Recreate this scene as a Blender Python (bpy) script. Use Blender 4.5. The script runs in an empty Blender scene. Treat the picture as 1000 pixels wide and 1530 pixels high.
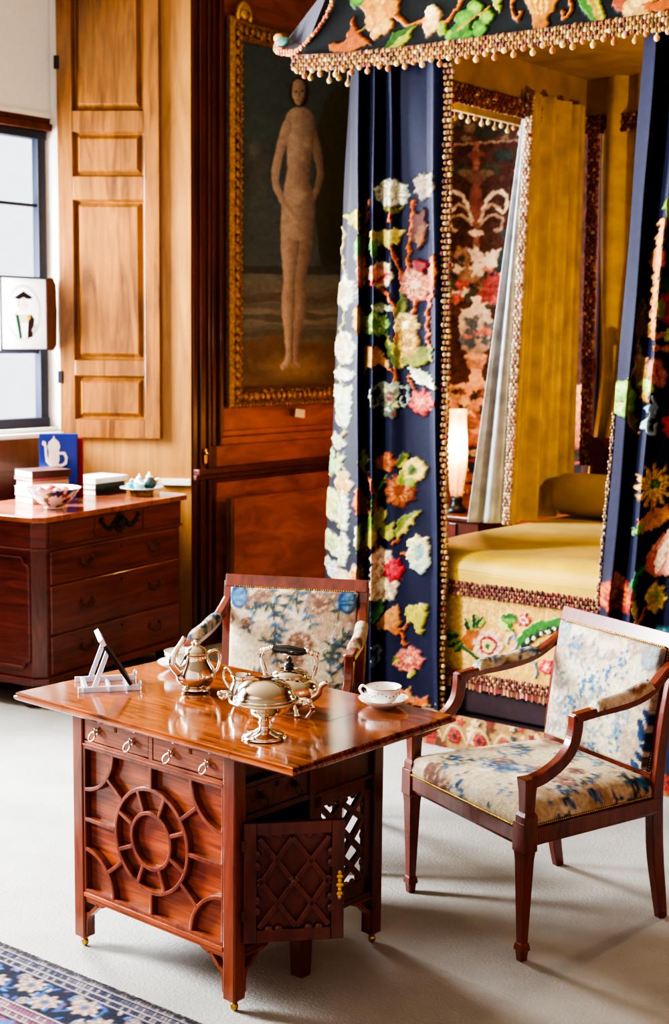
import bpy, math, random
import numpy as np
from mathutils import Vector, Matrix
random.seed(7); rng = np.random.default_rng(7)
SC = bpy.context.scene; COL = SC.collection
YAW = .664                       # the room's axes: U runs along the bed foot, V runs away along the panelled wall
TY = .706                        # the tea table's own turn
def lin(c):
    return tuple(((v/255)/12.92 if v/255 <= .04045 else ((v/255+.055)/1.055)**2.4) for v in c)
def rm(u, v, z=0):               # room axes -> world
    return Vector((u*math.cos(YAW)+v*math.sin(YAW), -u*math.sin(YAW)+v*math.cos(YAW), z))
# ---------------------------------------------------------------- materials
def nt(m): m.use_nodes = True; return m.node_tree, m.node_tree.nodes['Principled BSDF']
def plain(name, c, rough=.5, metal=0, coat=0, sheen=0, trans=0, noise=0, nscale=40, bump=0, ior=1.5, spec=.5):
    m = bpy.data.materials.new(name); t, b = nt(m); l = lin(c)
    b.inputs['Base Color'].default_value = (*l, 1); b.inputs['Roughness'].default_value = rough
    b.inputs['Metallic'].default_value = metal; b.inputs['Coat Weight'].default_value = coat
    b.inputs['Sheen Weight'].default_value = sheen; b.inputs['Transmission Weight'].default_value = trans
    b.inputs['IOR'].default_value = ior; b.inputs['Specular IOR Level'].default_value = spec
    b.inputs['Coat Roughness'].default_value = .08
    if noise or bump:
        tc = t.nodes.new('ShaderNodeTexCoord'); n = t.nodes.new('ShaderNodeTexNoise')
        n.inputs['Scale'].default_value = nscale; n.inputs['Detail'].default_value = 5
        t.links.new(tc.outputs['Object'], n.inputs['Vector'])
        if noise:
            r = t.nodes.new('ShaderNodeValToRGB')
            r.color_ramp.elements[0].position = .3; r.color_ramp.elements[1].position = .7
            r.color_ramp.elements[0].color = (*[v*(1-noise) for v in l], 1)
            r.color_ramp.elements[1].color = (*[min(1, v*(1+noise)) for v in l], 1)
            t.links.new(n.outputs['Fac'], r.inputs['Fac']); t.links.new(r.outputs['Color'], b.inputs['Base Color'])
        if bump:
            bp = t.nodes.new('ShaderNodeBump'); bp.inputs['Strength'].default_value = bump; bp.inputs['Distance'].default_value = .01
            t.links.new(n.outputs['Fac'], bp.inputs['Height']); t.links.new(bp.outputs['Normal'], b.inputs['Normal'])
    return m
def wood(name, dark, light, scale=(3, 3, 40), rough=.35, coat=.3, wob=1.5, p0=.42, p1=.9):
    m = bpy.data.materials.new(name); t, b = nt(m)
    tc = t.nodes.new('ShaderNodeTexCoord'); mp = t.nodes.new('ShaderNodeMapping'); mp.inputs['Scale'].default_value = scale
    n = t.nodes.new('ShaderNodeTexNoise'); n.inputs['Scale'].default_value = 1; n.inputs['Detail'].default_value = 7
    n.inputs['Distortion'].default_value = wob; n.inputs['Roughness'].default_value = .6
    n2 = t.nodes.new('ShaderNodeTexNoise'); n2.inputs['Scale'].default_value = 2.2; n2.inputs['Detail'].default_value = 3
    mx = t.nodes.new('ShaderNodeMath'); mx.operation = 'MULTIPLY_ADD'; mx.inputs[1].default_value = .45
    r = t.nodes.new('ShaderNodeValToRGB'); e = r.color_ramp.elements
    e[0].position = p0; e[0].color = (*lin(dark), 1); e[1].position = p1; e[1].color = (*lin(light), 1)
    t.links.new(tc.outputs['Object'], mp.inputs['Vector']); t.links.new(mp.outputs['Vector'], n.inputs['Vector'])
    t.links.new(tc.outputs['Object'], n2.inputs['Vector'])
    t.links.new(n2.outputs['Fac'], mx.inputs[0]); t.links.new(n.outputs['Fac'], mx.inputs[2])
    t.links.new(mx.outputs[0], r.inputs['Fac']); t.links.new(r.outputs['Color'], b.inputs['Base Color'])
    b.inputs['Roughness'].default_value = rough; b.inputs['Coat Weight'].default_value = coat; b.inputs['Coat Roughness'].default_value = .1
    return m
def painted(name, rough=.8, sheen=0, weave=600, bump=.25, coat=0, var=.18, spec=.3):   # colour from the mesh's own stitched colours
    m = bpy.data.materials.new(name); t, b = nt(m)
    a = t.nodes.new('ShaderNodeAttribute'); a.attribute_name = 'Col'
    tc = t.nodes.new('ShaderNodeTexCoord'); n = t.nodes.new('ShaderNodeTexNoise'); n.inputs['Scale'].default_value = weave; n.inputs['Detail'].default_value = 2
    n3 = t.nodes.new('ShaderNodeTexNoise'); n3.inputs['Scale'].default_value = 70; n3.inputs['Detail'].default_value = 3
    mr = t.nodes.new('ShaderNodeMapRange'); mr.inputs['From Min'].default_value = .3; mr.inputs['From Max'].default_value = .7
    mr.inputs['To Min'].default_value = 1-var; mr.inputs['To Max'].default_value = 1+var
    mm = t.nodes.new('ShaderNodeVectorMath'); mm.operation = 'SCALE'
    t.links.new(tc.outputs['Object'], n.inputs['Vector']); t.links.new(tc.outputs['Object'], n3.inputs['Vector'])
    t.links.new(n3.outputs['Fac'], mr.inputs['Value']); t.links.new(a.outputs['Color'], mm.inputs[0]); t.links.new(mr.outputs['Result'], mm.inputs['Scale'])
    t.links.new(mm.outputs['Vector'], b.inputs['Base Color'])
    bp = t.nodes.new('ShaderNodeBump'); bp.inputs['Strength'].default_value = bump; bp.inputs['Distance'].default_value = .004
    t.links.new(n.outputs['Fac'], bp.inputs['Height']); t.links.new(bp.outputs['Normal'], b.inputs['Normal'])
    b.inputs['Roughness'].default_value = rough; b.inputs['Sheen Weight'].default_value = sheen; b.inputs['Coat Weight'].default_value = coat
    b.inputs['Specular IOR Level'].default_value = spec
    return m
M = {}
M['mahog'] = wood('polished red mahogany', (66, 27, 16), (142, 70, 40), (24, 24, 2.5), .3, .35)
M['mahog_h'] = wood('mahogany with level grain', (74, 30, 16), (172, 86, 42), (2.5, 2.5, 40), .3, .35, 2.2, .45, .86)
M['mahog_top'] = wood('polished tabletop mahogany', (54, 22, 12), (170, 92, 46), (2.4, 32, 3), .13, .7, 3.2, .5, .84)
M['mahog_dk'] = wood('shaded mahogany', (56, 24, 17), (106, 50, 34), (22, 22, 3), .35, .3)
M['chairwood'] = wood('dark chair mahogany', (62, 22, 14), (124, 52, 34), (16, 16, 3), .25, .6)
M['deskwood'] = wood('desk mahogany', (62, 26, 25), (122, 58, 47), (2, 2, 22), .35, .3)
M['desktop'] = wood('desk top mahogany', (94, 42, 28), (176, 100, 70), (14, 2, 3), .25, .5)
M['oak'] = wood('golden shutter oak', (76, 42, 12), (150, 96, 36), (16, 16, 1.6), .36, .4, 1.2, .48, .86)
M['oak_lt'] = wood('pale reveal oak', (130, 82, 34), (186, 134, 66), (14, 14, 1.5), .45, .2, 1)
M['wall_dk'] = wood('dark wall panelling', (60, 28, 26), (104, 52, 44), (8, 8, 1.4), .32, .4)
M['wall_or'] = wood('warm wall panelling', (118, 58, 30), (186, 106, 60), (3, 3, 9), .3, .5, 1.2)
M['plaster'] = plain('white paint', (222, 220, 212), .6)
M['ceil'] = plain('darkened ceiling', (150, 134, 110), .8)  # ceiling colour darkened to weaken bounced fill light
M['frame_w'] = plain('dark blue grey window metal', (44, 52, 72), .5)
M['blind'] = plain('white roller blind', (222, 224, 226), .85, noise=.02)
M['glass'] = plain('clear glass', (255, 255, 255), .02, trans=1, ior=1.45)
M['acryl'] = plain('clear acrylic', (235, 240, 250), .12, trans=.6, ior=1.3)
M['silver'] = plain('polished silver', (228, 219, 202), .1, 1, noise=.06, nscale=12)
M['ebony'] = plain('black ebony', (18, 18, 24), .2, coat=.6)
M['brass'] = plain('aged brass', (190, 150, 70), .3, 1, noise=.25, nscale=60)
M['gilt'] = plain('worn gilding', (176, 132, 72), .42, .75, noise=.45, nscale=55, bump=.5)
M['gilt_b'] = plain('bright gilding', (224, 180, 60), .35, .7, noise=.3, nscale=60)
M['bronze'] = plain('blackened bronze', (44, 40, 38), .45, .6)
M['dkbrass'] = plain('dull drawer brass', (96, 70, 40), .4, .8)
M['iron'] = plain('black paint', (14, 14, 18), .4)
M['porc'] = plain('white porcelain', (238, 238, 234), .12, coat=.5)
M['paper'] = plain('cream paper', (232, 224, 206), .8)
M['glint'] = plain('white card', (236, 236, 240), .6)
M['gold_v'] = plain('mustard gold velvet', (184, 150, 8), .55, sheen=.08, noise=.22, nscale=5, bump=.05)
M['gold_c'] = plain('mustard gold silk', (188, 152, 24), .5, sheen=.2, noise=.25, nscale=9, bump=.08)
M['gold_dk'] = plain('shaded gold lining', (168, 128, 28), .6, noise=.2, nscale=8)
M['navy'] = plain('navy cloth', (22, 26, 56), .6, sheen=.25, noise=.15, nscale=60)
M['slate'] = plain('navy curtain back with window light', (196, 202, 206), .65, noise=.25, nscale=14, bump=.1)  # navy outer face; window light put into this pale grey blue
M['plum'] = plain('dark plum cloth', (48, 26, 34), .75, noise=.2)
M['emb'] = painted('embroidered wool and silk', .55, .05, spec=.18)
M['tap'] = painted('woven wool tapestry', .85, .1, 400)
M['needle'] = painted('needlework upholstery', .85, .06, 260, .6, var=.22)
M['pile'] = painted('knotted wool pile', .95, 0, 500, .5)
M['oil'] = painted('varnished oil paint', .35, 0, 120, .12, .25, .15, .5)
M['glaze'] = painted('glazed china', .15, 0, 60, .02, .6, .04, .5)
M['fringe'] = painted('silk fringe', .6, .3, 300, .3)
# ---------------------------------------------------------------- mesh building
class MB:
    def __init__(s): s.v = []; s.f = []; s.sm = []; s.c = []
    def add(s, vs, fs, smooth=False, col=None):
        o = len(s.v); s.v += [tuple(p) for p in vs]; s.f += [tuple(i+o for i in f) for f in fs]; s.sm += [smooth]*len(fs)
        s.c += [col or (.5, .5, .5)]*len(vs); return s
    def box(s, x0, x1, y0, y1, z0, z1, col=None):
        return s.add([(x0,y0,z0),(x1,y0,z0),(x1,y1,z0),(x0,y1,z0),(x0,y0,z1),(x1,y0,z1),(x1,y1,z1),(x0,y1,z1)],
                     [(3,2,1,0),(4,5,6,7),(0,1,5,4),(1,2,6,5),(2,3,7,6),(3,0,4,7)], col=col)
    def prism(s, poly, f0, f1, smooth=False, col=None):      # poly = list of 2d points, f0/f1 map a 2d point to 3d at each end
        n = len(poly); vs = [f0(*p) for p in poly]+[f1(*p) for p in poly]
        return s.add(vs, [tuple(range(n))[::-1], tuple(range(n, 2*n))]+[(i, (i+1) % n, (i+1) % n+n, i+n) for i in range(n)], smooth, col)
    def lathe(s, prof, c=(0,0,0), n=28, col=None, sx=1, sy=1):
        vs = []; fs = []; k = len(prof)
        for r, z in prof:
            for i in range(n):
                a = 2*math.pi*i/n; vs.append((c[0]+r*sx*math.cos(a), c[1]+r*sy*math.sin(a), c[2]+z))
        for j in range(k-1):
            for i in range(n): fs.append((j*n+i, j*n+(i+1) % n, (j+1)*n+(i+1) % n, (j+1)*n+i))
        if prof[0][0] > 1e-5: fs.append(tuple(range(n))[::-1])
        if prof[-1][0] > 1e-5: fs.append(tuple((k-1)*n+i for i in range(n)))
        return s.add(vs, fs, True, col)
    def sweep(s, path, prof, scales=None, ref=(0,0,1), smooth=False, closed=False, col=None):
        P = [Vector(p) for p in path]; n = len(P); m = len(prof); ref = Vector(ref); vs = []
        for i in range(n):
            T = (P[(i+1) % n]-P[i-1]) if closed else (P[min(i+1, n-1)]-P[max(i-1, 0)])
            T.normalize(); S = T.cross(ref)
            if S.length < 1e-4: S = T.cross(Vector((.3, 1, .1)))
            S.normalize(); N = S.cross(T)
            k = scales[i] if scales else 1
            ka, kb = k if isinstance(k, tuple) else (k, k)
            vs += [P[i]+S*a*ka+N*b*kb for a, b in prof]
        fs = []
        for i in range(n if closed else n-1):
            for j in range(m):
                a = i*m; b = ((i+1) % n)*m; fs.append((a+j, a+(j+1) % m, b+(j+1) % m, b+j))
        if not closed: fs += [tuple(range(m))[::-1], tuple((n-1)*m+j for j in range(m))]
        return s.add(vs, fs, smooth, col)
    def tube(s, path, r, n=8, closed=False, col=None, ref=(0,0,1)):
        prof = [(math.cos(2*math.pi*i/n), math.sin(2*math.pi*i/n)) for i in range(n)]
        sc = [r]*len(path) if not isinstance(r, (list, tuple)) else list(r)
        return s.sweep(path, prof, sc, ref, True, closed, col)
    def blob(s, c, rx, ry=None, rz=None, col=None, n=6, k=4):
        ry = ry or rx; rz = rz or rx; vs = [(c[0], c[1], c[2]-rz)]; fs = []
        for j in range(1, k):
            t = math.pi*j/k-math.pi/2
            for i in range(n):
                a = 2*math.pi*i/n; vs.append((c[0]+rx*math.cos(t)*math.cos(a), c[1]+ry*math.cos(t)*math.sin(a), c[2]+rz*math.sin(t)))
        vs.append((c[0], c[1], c[2]+rz)); L = len(vs)-1
        for i in range(n):
            fs.append((0, 1+(i+1) % n, 1+i)); fs.append((L, L-n+i, L-n+(i+1) % n))
            for j in range(k-2): fs.append((1+j*n+i, 1+j*n+(i+1) % n, 1+(j+1)*n+(i+1) % n, 1+(j+1)*n+i))
        return s.add(vs, fs, True, col)
    def build(s, name, mat, parent=None, bev=0, colour=False, rz=0, loc=None):
        me = bpy.data.meshes.new(name); me.from_pydata(s.v, [], s.f)
        me.polygons.foreach_set('use_smooth', s.sm)
        if colour:
            at = me.color_attributes.new('Col', 'FLOAT_COLOR', 'POINT')
            at.data.foreach_set('color', np.hstack([np.array(s.c, float), np.ones((len(s.c), 1))]).ravel())
        me.materials.append(M[mat] if isinstance(mat, str) else mat); me.update()
        o = bpy.data.objects.new(name, me); COL.objects.link(o)
        if parent: o.parent = parent
        if rz: o.rotation_euler.z = rz
        if loc: o.location = loc
        if bev:
            b = o.modifiers.new('edge', 'BEVEL'); b.width = bev; b.segments = 2; b.limit_method = 'ANGLE'; b.angle_limit = .6
        return o
def sheet(name, P, cols, mat, parent=None, rz=0, thick=0, flip=False):   # P: rows x columns x 3
    H, W = P.shape[:2]; me = bpy.data.meshes.new(name)
    idx = np.arange(H*W).reshape(H, W); q = np.stack([idx[:-1, :-1], idx[:-1, 1:], idx[1:, 1:], idx[1:, :-1]], -1).reshape(-1, 4)
    if flip: q = q[:, ::-1]
    me.vertices.add(H*W); me.vertices.foreach_set('co', P.reshape(-1).astype(np.float32))
    me.loops.add(q.size); me.loops.foreach_set('vertex_index', q.ravel().astype(np.int32))
    me.polygons.add(len(q)); me.polygons.foreach_set('loop_start', np.arange(0, q.size, 4, dtype=np.int32))
    me.polygons.foreach_set('use_smooth', np.ones(len(q), bool))
    me.update(calc_edges=True); me.validate()
    if cols is not None:
        at = me.color_attributes.new('Col', 'FLOAT_COLOR', 'POINT')
        at.data.foreach_set('color', np.concatenate([cols.reshape(-1, 3), np.ones((H*W, 1))], 1).ravel().astype(np.float32))
    me.materials.append(M[mat]); o = bpy.data.objects.new(name, me); COL.objects.link(o)
    if parent: o.parent = parent
    if rz: o.rotation_euler.z = rz
    if thick:
        s = o.modifiers.new('cloth', 'SOLIDIFY'); s.thickness = thick; s.offset = -1
    return o
def tag(o, label, cat, group=None):
    o['label'] = label; o['category'] = cat
    if group: o['group'] = group
    return o
def thing(name, label, cat, loc=(0,0,0), rz=0, group=None):
    o = bpy.data.objects.new(name, None); COL.objects.link(o); o.location = loc; o.rotation_euler = (0, 0, rz); o.empty_display_size = .1
    return tag(o, label, cat, group)
def struct(name, mb, mat, bev=0, rz=-YAW):
    o = mb.build(name, mat, bev=bev, rz=rz); o['kind'] = 'structure'; return o
def copy_tree(o, parent=None):
    c = o.copy(); COL.objects.link(c)
    if parent: c.parent = parent
    for ch in list(o.children): copy_tree(ch, c)
    return c
def smooth(pts, n=8):
    P = [Vector(p) for p in pts]; out = []
    for i in range(len(P)-1):
        p0 = P[max(i-1, 0)]; p1 = P[i]; p2 = P[i+1]; p3 = P[min(i+2, len(P)-1)]
        for k in range(n):
            t = k/n; out.append(.5*((2*p1)+(p2-p0)*t+(2*p0-5*p1+4*p2-p3)*t*t+(3*p1-p0-3*p2+p3)*t**3))
    return out+[P[-1]]
def rect(w, h): return [(-w/2, -h/2), (w/2, -h/2), (w/2, h/2), (-w/2, h/2)]
def arc(cx, cy, r, a0, a1, n=14): return [(cx+r*math.cos(math.radians(a0+(a1-a0)*i/n)), cy+r*math.sin(math.radians(a0+(a1-a0)*i/n))) for i in range(n+1)]
# ---------------------------------------------------------------- pattern sheets (stitched, woven and painted designs)
class Art:
    def __init__(s, x0, x1, y0, y1, res, base):
        s.x0, s.y0, s.res = x0, y0, res; s.W = int((x1-x0)/res)+2; s.H = int((y1-y0)/res)+2
        s.c = np.ones((s.H, s.W, 3))*np.array(lin(base)); s.h = np.zeros((s.H, s.W))
    def _g(s, a, b, c, d):
        i0 = max(0, int((a-s.x0)/s.res)-1); i1 = min(s.W, int((b-s.x0)/s.res)+3); j0 = max(0, int((c-s.y0)/s.res)-1); j1 = min(s.H, int((d-s.y0)/s.res)+3)
        if i1 <= i0 or j1 <= j0: return None
        X, Y = np.meshgrid(s.x0+np.arange(i0, i1)*s.res, s.y0+np.arange(j0, j1)*s.res); return (slice(j0, j1), slice(i0, i1)), X, Y
    def put(s, sl, m, col, h=0, col2=None, t=None):
        m = np.clip(m, 0, 1)[..., None]; c = np.array(lin(col))
        if col2 is not None: tt = np.clip(t, 0, 1)[..., None]; c = c*(1-tt)+np.array(lin(col2))*tt
        s.c[sl] = s.c[sl]*(1-m)+c*m
        if h: s.h[sl] = np.maximum(s.h[sl], m[..., 0]*h)
    def ell(s, cx, cy, rx, ry, col, rot=0, h=1, col2=None, wav=0, nw=7, soft=.12):
        R = max(rx, ry)*(1.1+wav); g = s._g(cx-R, cx+R, cy-R, cy+R)
        if g is None: return s
        sl, X, Y = g; a = math.radians(rot); dx, dy = X-cx, Y-cy
        u = (dx*math.cos(a)+dy*math.sin(a))/rx; v = (-dx*math.sin(a)+dy*math.cos(a))/ry; d = np.hypot(u, v)
        if wav: d = d/(1+wav*np.cos(nw*np.arctan2(v, u)))
        s.put(sl, (1-d)/soft, col, h, col2, d**1.5 if col2 else None); return s
    def poly(s, pts, col, h=1, col2=None, ax=(0, 1)):
        xs = [p[0] for p in pts]; ys = [p[1] for p in pts]; g = s._g(min(xs), max(xs), min(ys), max(ys))
        if g is None: return s
        sl, X, Y = g; m = np.zeros(X.shape, bool)
        for i in range(len(pts)):
            (xa, ya), (xb, yb) = pts[i-1], pts[i]
            if ya == yb: continue
            m ^= ((ya > Y) != (yb > Y)) & (X < (xb-xa)*(Y-ya)/(yb-ya)+xa)
        t = None
        if col2 is not None:
            q = X*ax[0]+Y*ax[1]; t = (q-q.min())/(np.ptp(q)+1e-9)
        s.put(sl, m.astype(float), col, h, col2, t); return s
    def line(s, pts, w, col, h=1, w2=None):
        w2 = w2 or w; pts = [p[:] for p in pts]
        for i in range(len(pts)-1):
            (xa, ya), (xb, yb) = pts[i], pts[i+1]; wm = max(w, w2)
            g = s._g(min(xa, xb)-wm, max(xa, xb)+wm, min(ya, yb)-wm, max(ya, yb)+wm)
            if g is None: continue
            sl, X, Y = g; L = (xb-xa)**2+(yb-ya)**2+1e-9; t = np.clip(((X-xa)*(xb-xa)+(Y-ya)*(yb-ya))/L, 0, 1)
            f = (i+t)/(len(pts)-1); ww = (w*(1-f)+w2*f)/2
            s.put(sl, (ww-np.hypot(X-xa-t*(xb-xa), Y-ya-t*(yb-ya)))/(s.res*.8)+.5, col, h)
        return s
    def curve(s, pts, w, col, h=1, w2=None):
        return s.line([(p.x, p.y) for p in smooth([(x, y, 0) for x, y in pts], 6)], w, col, h, w2)
    def leaf(s, x0, y0, x1, y1, w, c1, c2, vein=None, bend=0):
        L = math.hypot(x1-x0, y1-y0); tx, ty = (x1-x0)/L, (y1-y0)/L; nx, ny = -ty, tx; A = []; B = []
        for i in range(13):
            t = i/12; k = math.sin(math.pi*t**.8)*w/2; o = bend*math.sin(math.pi*t)
            cx, cy = x0+tx*L*t+nx*o, y0+ty*L*t+ny*o; A.append((cx+nx*k, cy+ny*k)); B.append((cx-nx*k, cy-ny*k))
        s.poly(A+B[::-1], c1, .8); mid = [((a[0]+b[0])/2, (a[1]+b[1])/2) for a, b in zip(A, B)]
        s.poly(A+mid[::-1], c2, .9); s.line(mid, max(s.res, w*.08), vein or c1, 1); return s
    def flower(s, x, y, r, cols, n=9, sq=1, rot=0, wav=.09):
        k = len(cols)
        for i, c in enumerate(cols):
            q = r*(1-i/k*.85); s.ell(x, y, q, q*sq, c, rot+i*17, .6+.4*(i+1)/k, None, wav, max(5, n-i), .15)
        for q in range(max(6, int(r*.5) if r > 1 else 12)):
            t = 6.283*q/max(6, int(r*.5) if r > 1 else 12)+rot; s.line([(x+r*.3*math.cos(t), y+r*.3*sq*math.sin(t)), (x+r*.85*math.cos(t), y+r*.85*sq*math.sin(t))], max(s.res*.9, r*.07), tuple(v*.72 for v in cols[0]), .5)
        return s
    def stitched(s, k, amt, cell):
        s.c = s.c**k*np.where(s.h[..., None] > .1, .85, 1); return s.mottle(amt, cell)
    def limb(s, pts, c1, c2, dark=None):     # a rounded tapering form, lit from one side
        P = [(p.x, p.y, p.z) for p in smooth(pts, 6)]; xs = [p[0] for p in P]; ys = [p[1] for p in P]; wm = max(p[2] for p in P)
        g = s._g(min(xs)-wm, max(xs)+wm, min(ys)-wm, max(ys)+wm); sl, X, Y = g; best = np.full(X.shape, 9.); sh = np.zeros(X.shape)
        for (xa, ya, wa), (xb, yb, wb) in zip(P[:-1], P[1:]):
            L = (xb-xa)**2+(yb-ya)**2+1e-9; t = np.clip(((X-xa)*(xb-xa)+(Y-ya)*(yb-ya))/L, 0, 1); w = (wa*(1-t)+wb*t)/2
            dx = X-xa-t*(xb-xa); d = np.hypot(dx, Y-ya-t*(yb-ya))/w; m = d < best; best[m] = d[m]; sh[m] = (dx/w)[m]
        s.put(sl, (1-best)*wm*.35, c1, 0, c2, np.clip(.25+.6*sh, 0, 1)); return s
    def sprinkle(s, n, box, cols, r0, r1, h=.5):
        for _ in range(n):
            r = random.uniform(r0, r1); s.ell(random.uniform(box[0], box[1]), random.uniform(box[2], box[3]), r, r*random.uniform(.5, 1), random.choice(cols), random.uniform(0, 180), h, None, .2, 5)
        return s
    def mottle(s, amt, cell):
        hh, ww = int(s.H*s.res/cell)+3, int(s.W*s.res/cell)+3; n = rng.normal(0, 1, (hh, ww))
        s.c *= np.clip(1+amt*s._bil(n, np.arange(s.W)*s.res/cell, np.arange(s.H)*s.res/cell), .2, 2)[..., None]; return s
    @staticmethod
    def _bil(A, fx, fy):
        i = np.clip(fx.astype(int), 0, A.shape[1]-2); j = np.clip(fy.astype(int), 0, A.shape[0]-2); a = (fx-i)[None, :]; b = (fy-j)[:, None]
        return (A[np.ix_(j, i)]*(1-a)+A[np.ix_(j, i+1)]*a)*(1-b)+(A[np.ix_(j+1, i)]*(1-a)+A[np.ix_(j+1, i+1)]*a)*b
    wob = 0
    def at(s, X, Y):
        if s.wob:
            w, k = s.wob; X, Y = X+w*(np.sin(Y*.31*k+1.7*np.sin(X*.23*k))+.6*np.sin(X*.83*k+Y*.71*k)), Y+w*(np.sin(X*.29*k+1.9*np.sin(Y*.21*k))+.6*np.sin(Y*.77*k-X*.67*k))
        fx = np.clip((X-s.x0)/s.res, 0, s.W-1.001); fy = np.clip((Y-s.y0)/s.res, 0, s.H-1.001); i = fx.astype(int); j = fy.astype(int)
        a = (fx-i)[..., None]; b = (fy-j)[..., None]; i1 = np.minimum(i+1, s.W-1); j1 = np.minimum(j+1, s.H-1)
        c = (s.c[j, i]*(1-a)+s.c[j, i1]*a)*(1-b)+(s.c[j1, i]*(1-a)+s.c[j1, i1]*a)*b
        a = a[..., 0]; b = b[..., 0]; h = (s.h[j, i]*(1-a)+s.h[j, i1]*a)*(1-b)+(s.h[j1, i]*(1-a)+s.h[j1, i1]*a)*b
        return c, h
def warp(Hm, A, B):              # where a point (A, B) of a cloth lies on its pattern sheet
    H = np.array(Hm); w = H[2][0]*A+H[2][1]*B+H[2][2]
    return (H[0][0]*A+H[0][1]*B+H[0][2])/w, (H[1][0]*A+H[1][1]*B+H[1][2])/w
S_FOOT = [[331.12408, -9.24816, 2080.12925], [-70.01869, -534.00351, 1437.4787], [-0.14828, -0.02974, 1.0]]
S_BASE = [[324.96653, -9.07618, 2081.95542], [-68.71663, -524.07324, 1420.43123], [-0.14552, -0.02919, 1.0]]
S_TAP = [[225.26728, -6.29162, 2111.5237], [-47.63447, -363.28834, 1144.40893], [-0.10087, -0.02024, 1.0]]
S_PIC = [[475.46554, -10.65322, -2079.03915], [113.66332, -615.13448, 1531.16911], [0.21827, -0.03426, 1.0]]
def trim_mb(path, out, side, pal, w=.03, step=.017, rows=3, th=.012):
    step = step*.72; rows = rows+1   # a knotted braid of small tufts along a line
    mb = MB(); P = [Vector(p) for p in path]; out = Vector(out); side = Vector(side); acc = []
    for i in range(len(P)-1):
        L = (P[i+1]-P[i]).length; n = max(1, int(L/step))
        acc += [P[i].lerp(P[i+1], k/n) for k in range(n)]
    for i, p in enumerate(acc):
        for r in range(rows):
            off = (r/(rows-1)-.5)*w if rows > 1 else 0; c = pal[(i//3*5+r*2+(i % 3 == 1)) % len(pal)] if random.random() < .7 else random.choice(pal); k = random.uniform(.85, 1.15)
            q = p+side*(off+random.uniform(-.003, .003))+out*(th*.3+(.004 if (i+r) % 2 else 0))
            j = random.uniform(.78, 1.12); mb.blob(q, step*.72*k, step*.72*k, step*.72*k, lin([v*j for v in c]), 6, 4)
    return mb
# ================================================================ the setting (U, V, z in room axes)
UW = -5.526; VB = 7.5
carpet = plain('fitted wool carpet', (164, 163, 158), .95, sheen=.04, noise=.1, nscale=5, bump=.0)
def carpet_fix():
    t = carpet.node_tree; b = t.nodes['Principled BSDF']; tc = t.nodes.new('ShaderNodeTexCoord'); n = t.nodes.new('ShaderNodeTexNoise')
    n.inputs['Scale'].default_value = 95; n.inputs['Detail'].default_value = 4; n.inputs['Roughness'].default_value = .7
    bp = t.nodes.new('ShaderNodeBump'); bp.inputs['Strength'].default_value = .5; bp.inputs['Distance'].default_value = .012
    t.links.new(tc.outputs['Object'], n.inputs['Vector']); t.links.new(n.outputs['Fac'], bp.inputs['Height']); t.links.new(bp.outputs['Normal'], b.inputs['Normal'])
carpet_fix()
struct('floor', MB().box(-6.45, 2.6, -1.5, 7.7, -.06, 0), carpet)
struct('ceiling', MB().box(-6.45, 2.6, -1.5, 7.7, 4.02, 4.1), 'ceil')
wl = MB()
P0 = [(UW, 5.753), (-6.22, 5.30), (-6.24, 5.31), (-6.45, 5.9), (-6.45, 7.7), (UW, 7.7)]
wl.prism(P0, lambda a, b: (a, b, 0), lambda a, b: (a, b, 4.02))
wl.box(-6.45, -6.16, 3.6, 5.30, 0, 1.19); wl.box(-6.45, -6.2, 3.6, 5.30, 3.75, 4.02)
wl.prism([(UW, 3.2), (-6.22, 3.62), (-6.45, 3.62), (-6.45, 2.55), (-6.22, 2.55), (UW, 2.75)], lambda a, b: (a, b, 0), lambda a, b: (a, b, 4.02))
wl.box(-6.45, -6.16, .4, 2.6, 0, 1.0); wl.box(-6.45, -6.2, .4, 2.6, 3.75, 4.02)
wl.box(-6.45, UW, -1.5, .45, 0, 4.02)
struct('wall_left', wl, 'wall_dk')
struct('wall_back', MB().box(UW+.001, 2.6, VB, VB+.15, 0, 4.02), 'wall_dk')
struct('wall_right', MB().box(2.45, 2.6, -1.5, VB, 0, 4.02), 'wall_or')  # unseen; put in to reduce light from the open right side
struct('wall_front', MB().box(-6.45, 1.4, -1.65, -1.5, 0, 4.02), 'plaster')  # unseen; added behind the camera to block fill light, part left open
# panelling on the left wall
def wbox(v0, v1, z0, z1, p, mb=None): return (mb or MB()).box(UW-.005, UW+p, v0, v1, z0, z1)
m = MB(); wbox(5.756, 5.80, .12, 4, .014, m); wbox(5.80, 5.845, .12, 4, .03, m); wbox(5.86, 5.875, .12, 4, .036, m); wbox(5.9, 5.93, 1.14, 4, .028, m); wbox(5.945, 5.975, 1.14, 4, .045, m); wbox(5.80, 5.945, .12, 4, .02, m)
struct('trim_1', m, 'wall_dk', .004)
m = MB(); wbox(5.95, VB, 1.145, 1.19, .045, m); wbox(5.975, VB, 1.19, 1.225, .028, m); wbox(5.8, VB, 1.02, 1.145, .018, m); struct('trim_2', m, 'wall_or', .006)
m = MB(); wbox(5.756, VB, .985, 1.02, .06, m); wbox(5.756, VB, .955, .985, .04, m); wbox(5.756, VB, .93, .955, .022, m); struct('trim_3', m, 'wall_dk', .006)
struct('trim_4', wbox(5.98, VB, 1.2, 4, .006), 'wall_or')
m = MB(); wbox(5.80, VB, .12, .93, .008, m); wbox(5.86, 5.885, .2, .86, .03, m); wbox(5.93, 5.95, .2, .86, .02, m); struct('trim_5', m, 'wall_or', .003)
m = MB(); wbox(5.756, VB, 0, .10, .035, m); wbox(5.756, VB, .10, .125, .022, m); struct('baseboard_left', m, 'wall_dk', .004)
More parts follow.
